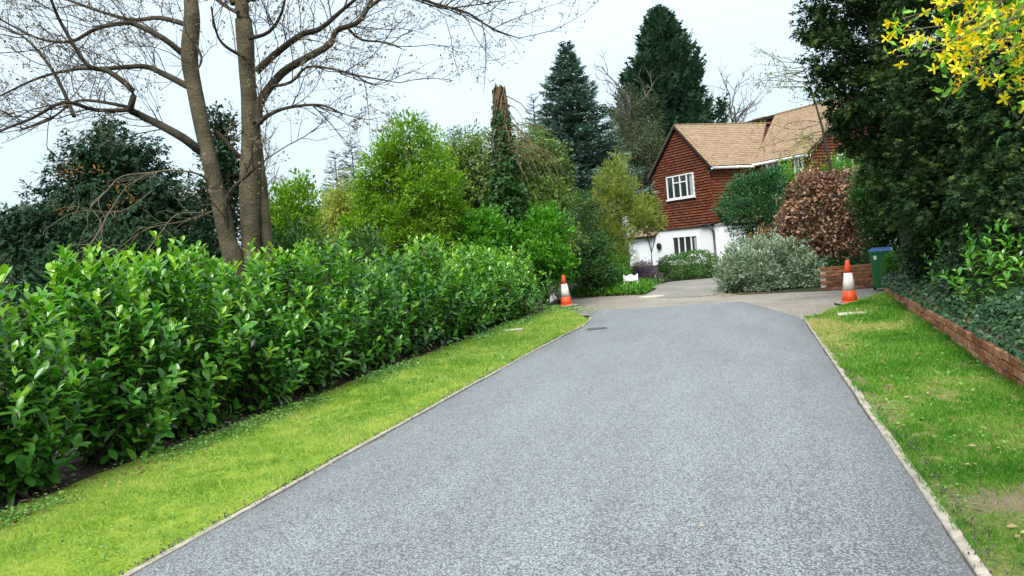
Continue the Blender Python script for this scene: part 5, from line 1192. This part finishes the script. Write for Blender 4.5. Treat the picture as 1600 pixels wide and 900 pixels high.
def weeds():
    rng = np.random.default_rng(6); n = 11000; y = 2.6 * (18.4 / 2.6) ** rng.uniform(0, 1, n); e = np.array([vl0(v) for v in y]); x = e + .2 + rng.normal(0, .11, n) + .1 * vnoise(np.c_[y, y * 0], 1.5, 3)
    k = vnoise(np.c_[x, y], 1.2, 4) > .42; x, y = x[k], y[k]
    n2 = 900; x2 = -4.3 + rng.normal(0, .45, n2); y2 = 17.9 + rng.normal(0, .32, n2) + (x2 + 4.3) * -.9
    x, y = np.r_[x, x2], np.r_[y, y2]; n = len(x); z = lawn_z(x, y, 'l') + np.abs(rng.normal(.02, .03, n))
    L = .026 * rng.uniform(.6, 1.6, n) * np.clip(y / 7, .8, 1.6)
    o = leaf_obj('ground_cover', IVY, (np.c_[x, y, z], unit(np.c_[rng.normal(0, 1, (n, 2)), rng.normal(.35, .4, n)]), unit(np.c_[rng.normal(0, .4, (n, 2)), np.ones(n)]), L, L * .8, rng.uniform(0, 1, n)), M['weed']); tag(o, 'small weeds creeping along the foot of the laurel hedge', 'ground cover', kind='stuff')
    for side, (f0, f1), nn in (('l', (vl0, vl1), 5200), ('r', (rl0, lambda v: max(wall_x(v), rl0(v) + .02)), 3600)):
        y = 2.8 * (15.8 / 2.8) ** rng.uniform(0, 1, nn); a = np.array([f0(v) for v in y]); b = np.array([f1(v) for v in y]); x = a + (b - a) * rng.uniform(.02, .98, nn); k = vnoise(np.c_[x, y], 2.6, 31) > .5; x, y = x[k], y[k]; nn = len(x)
        P = np.c_[x, y, lawn_z(x, y, side) + rng.uniform(.006, .03, nn)]; L = .02 * rng.uniform(.5, 1.6, nn) * np.clip(y / 6, .8, 1.7)
        o = leaf_obj('ground_cover', IVY, (P, unit(np.c_[rng.normal(0, 1, (nn, 2)), rng.normal(.3, .3, nn)]), unit(np.c_[rng.normal(0, .4, (nn, 2)), np.ones(nn)]), L, L * .9, rng.uniform(0, 1, nn)), M['weed']); tag(o, 'clover and small weeds dotted through the ' + ('left verge' if side == 'l' else 'right lawn'), 'ground cover', kind='stuff')
    # leafy ground cover before the sign
    n = 5200; x = rng.uniform(-5.0, -2.75, n); y = 22.0 + (x + 5) * -.28 + rng.gamma(1.6, .9, n); P = np.c_[x, y, np.abs(rng.normal(.07, .08, n)) + .01]; L = .1 * rng.uniform(.5, 1.4, n)
    o = leaf_obj('ground_cover', KITE, (P, unit(np.c_[rng.normal(0, .6, (n, 2)), np.ones(n)]), unit(np.c_[rng.normal(0, .6, (n, 2)), np.ones(n)]), L, L * .4, rng.uniform(0, 1, n)), M['fresh']); tag(o, 'leafy green ground cover round the white sign', 'ground cover', kind='stuff')
weeds()
def litter():
    rng = np.random.default_rng(16); n = 2600
    x = np.r_[rng.uniform(-5.6, -4.55, 1900), rng.uniform(1, 2.2, 160), rng.normal(-.4, .5, 300), rng.uniform(-4.6, -2.9, 240)]; y = np.r_[2.6 + 13 * rng.uniform(0, 1, 1900) ** 1.3, rng.uniform(3.6, 14, 160), 19.5 + rng.normal(0, .25, 300), rng.uniform(21.3, 22.6, 240)]
    z = np.r_[np.full(1900, .075), lawn_z(x[1900:2060], y[1900:2060], 'r') + .02, np.full(540, .005)]; L = .045 * rng.uniform(.5, 1.4, n)
    o = leaf_obj('leaf_litter', KITE, (np.c_[x, y, z + rng.uniform(0, .015, n)], unit(np.c_[rng.normal(0, 1, (n, 2)), rng.normal(0, .15, n)]), unit(np.c_[rng.normal(0, .25, (n, 2)), np.ones(n)]), L, L * .6, rng.uniform(0, 1, n)), M['litter']); tag(o, 'dry brown leaves scattered under the hedge and along the lane', 'leaf litter', kind='stuff')
    n = 46; P = np.c_[rng.uniform(-3, .7, n), 3.5 + 12 * rng.uniform(0, 1, n) ** 1.2, np.full(n, .036)]; L = rng.uniform(.012, .032, n)
    o = leaf_obj('leaf_litter', KITE, (P, unit(np.c_[rng.normal(0, 1, (n, 2)), rng.normal(.1, .15, n)]), unit(np.c_[rng.normal(0, .3, (n, 2)), np.ones(n)]), L, L * .55, rng.uniform(0, 1, n)), M['litter']); tag(o, 'few tiny leaf scraps blown across the fresh asphalt', 'leaf litter', kind='stuff')
    # loose crumbs of tarmac and soil along both driveway edges
    n = 1500; s = rng.integers(0, 2, n); y = 3 + 10.5 * rng.uniform(0, 1, n) ** 1.3
    x = np.where(s == 0, np.array([left_edge(v) for v in y]) - .02, np.array([right_edge(v) for v in y]) + .07) + rng.normal(0, .04, n) * (vnoise(np.c_[y, s * 9.], 2.2, 4) * 1.6); T = np.array([(1, 0, -.5), (-.5, .87, -.5), (-.5, -.87, -.5), (0, 0, .8)]); TF = np.array([(0, 1, 3), (1, 2, 3), (2, 0, 3), (0, 2, 1)])
    P = np.c_[x, y, np.full(n, .04)]; V, F, k = scatter((T, TF), P, rdir(rng, n), rdir(rng, n), .0055 * rng.uniform(.4, 1.9, n), .0055 * rng.uniform(.4, 1.9, n))
    o = np_obj('tarmac_crumbs', V, F, M['iron'], None, False); tag(o, 'dark crumbs of tarmac spilled along the driveway edges', 'crumbs', kind='stuff')
litter()
print('objects', len(bpy.data.objects), 'tris', sum(len(m.polygons) for m in bpy.data.meshes))
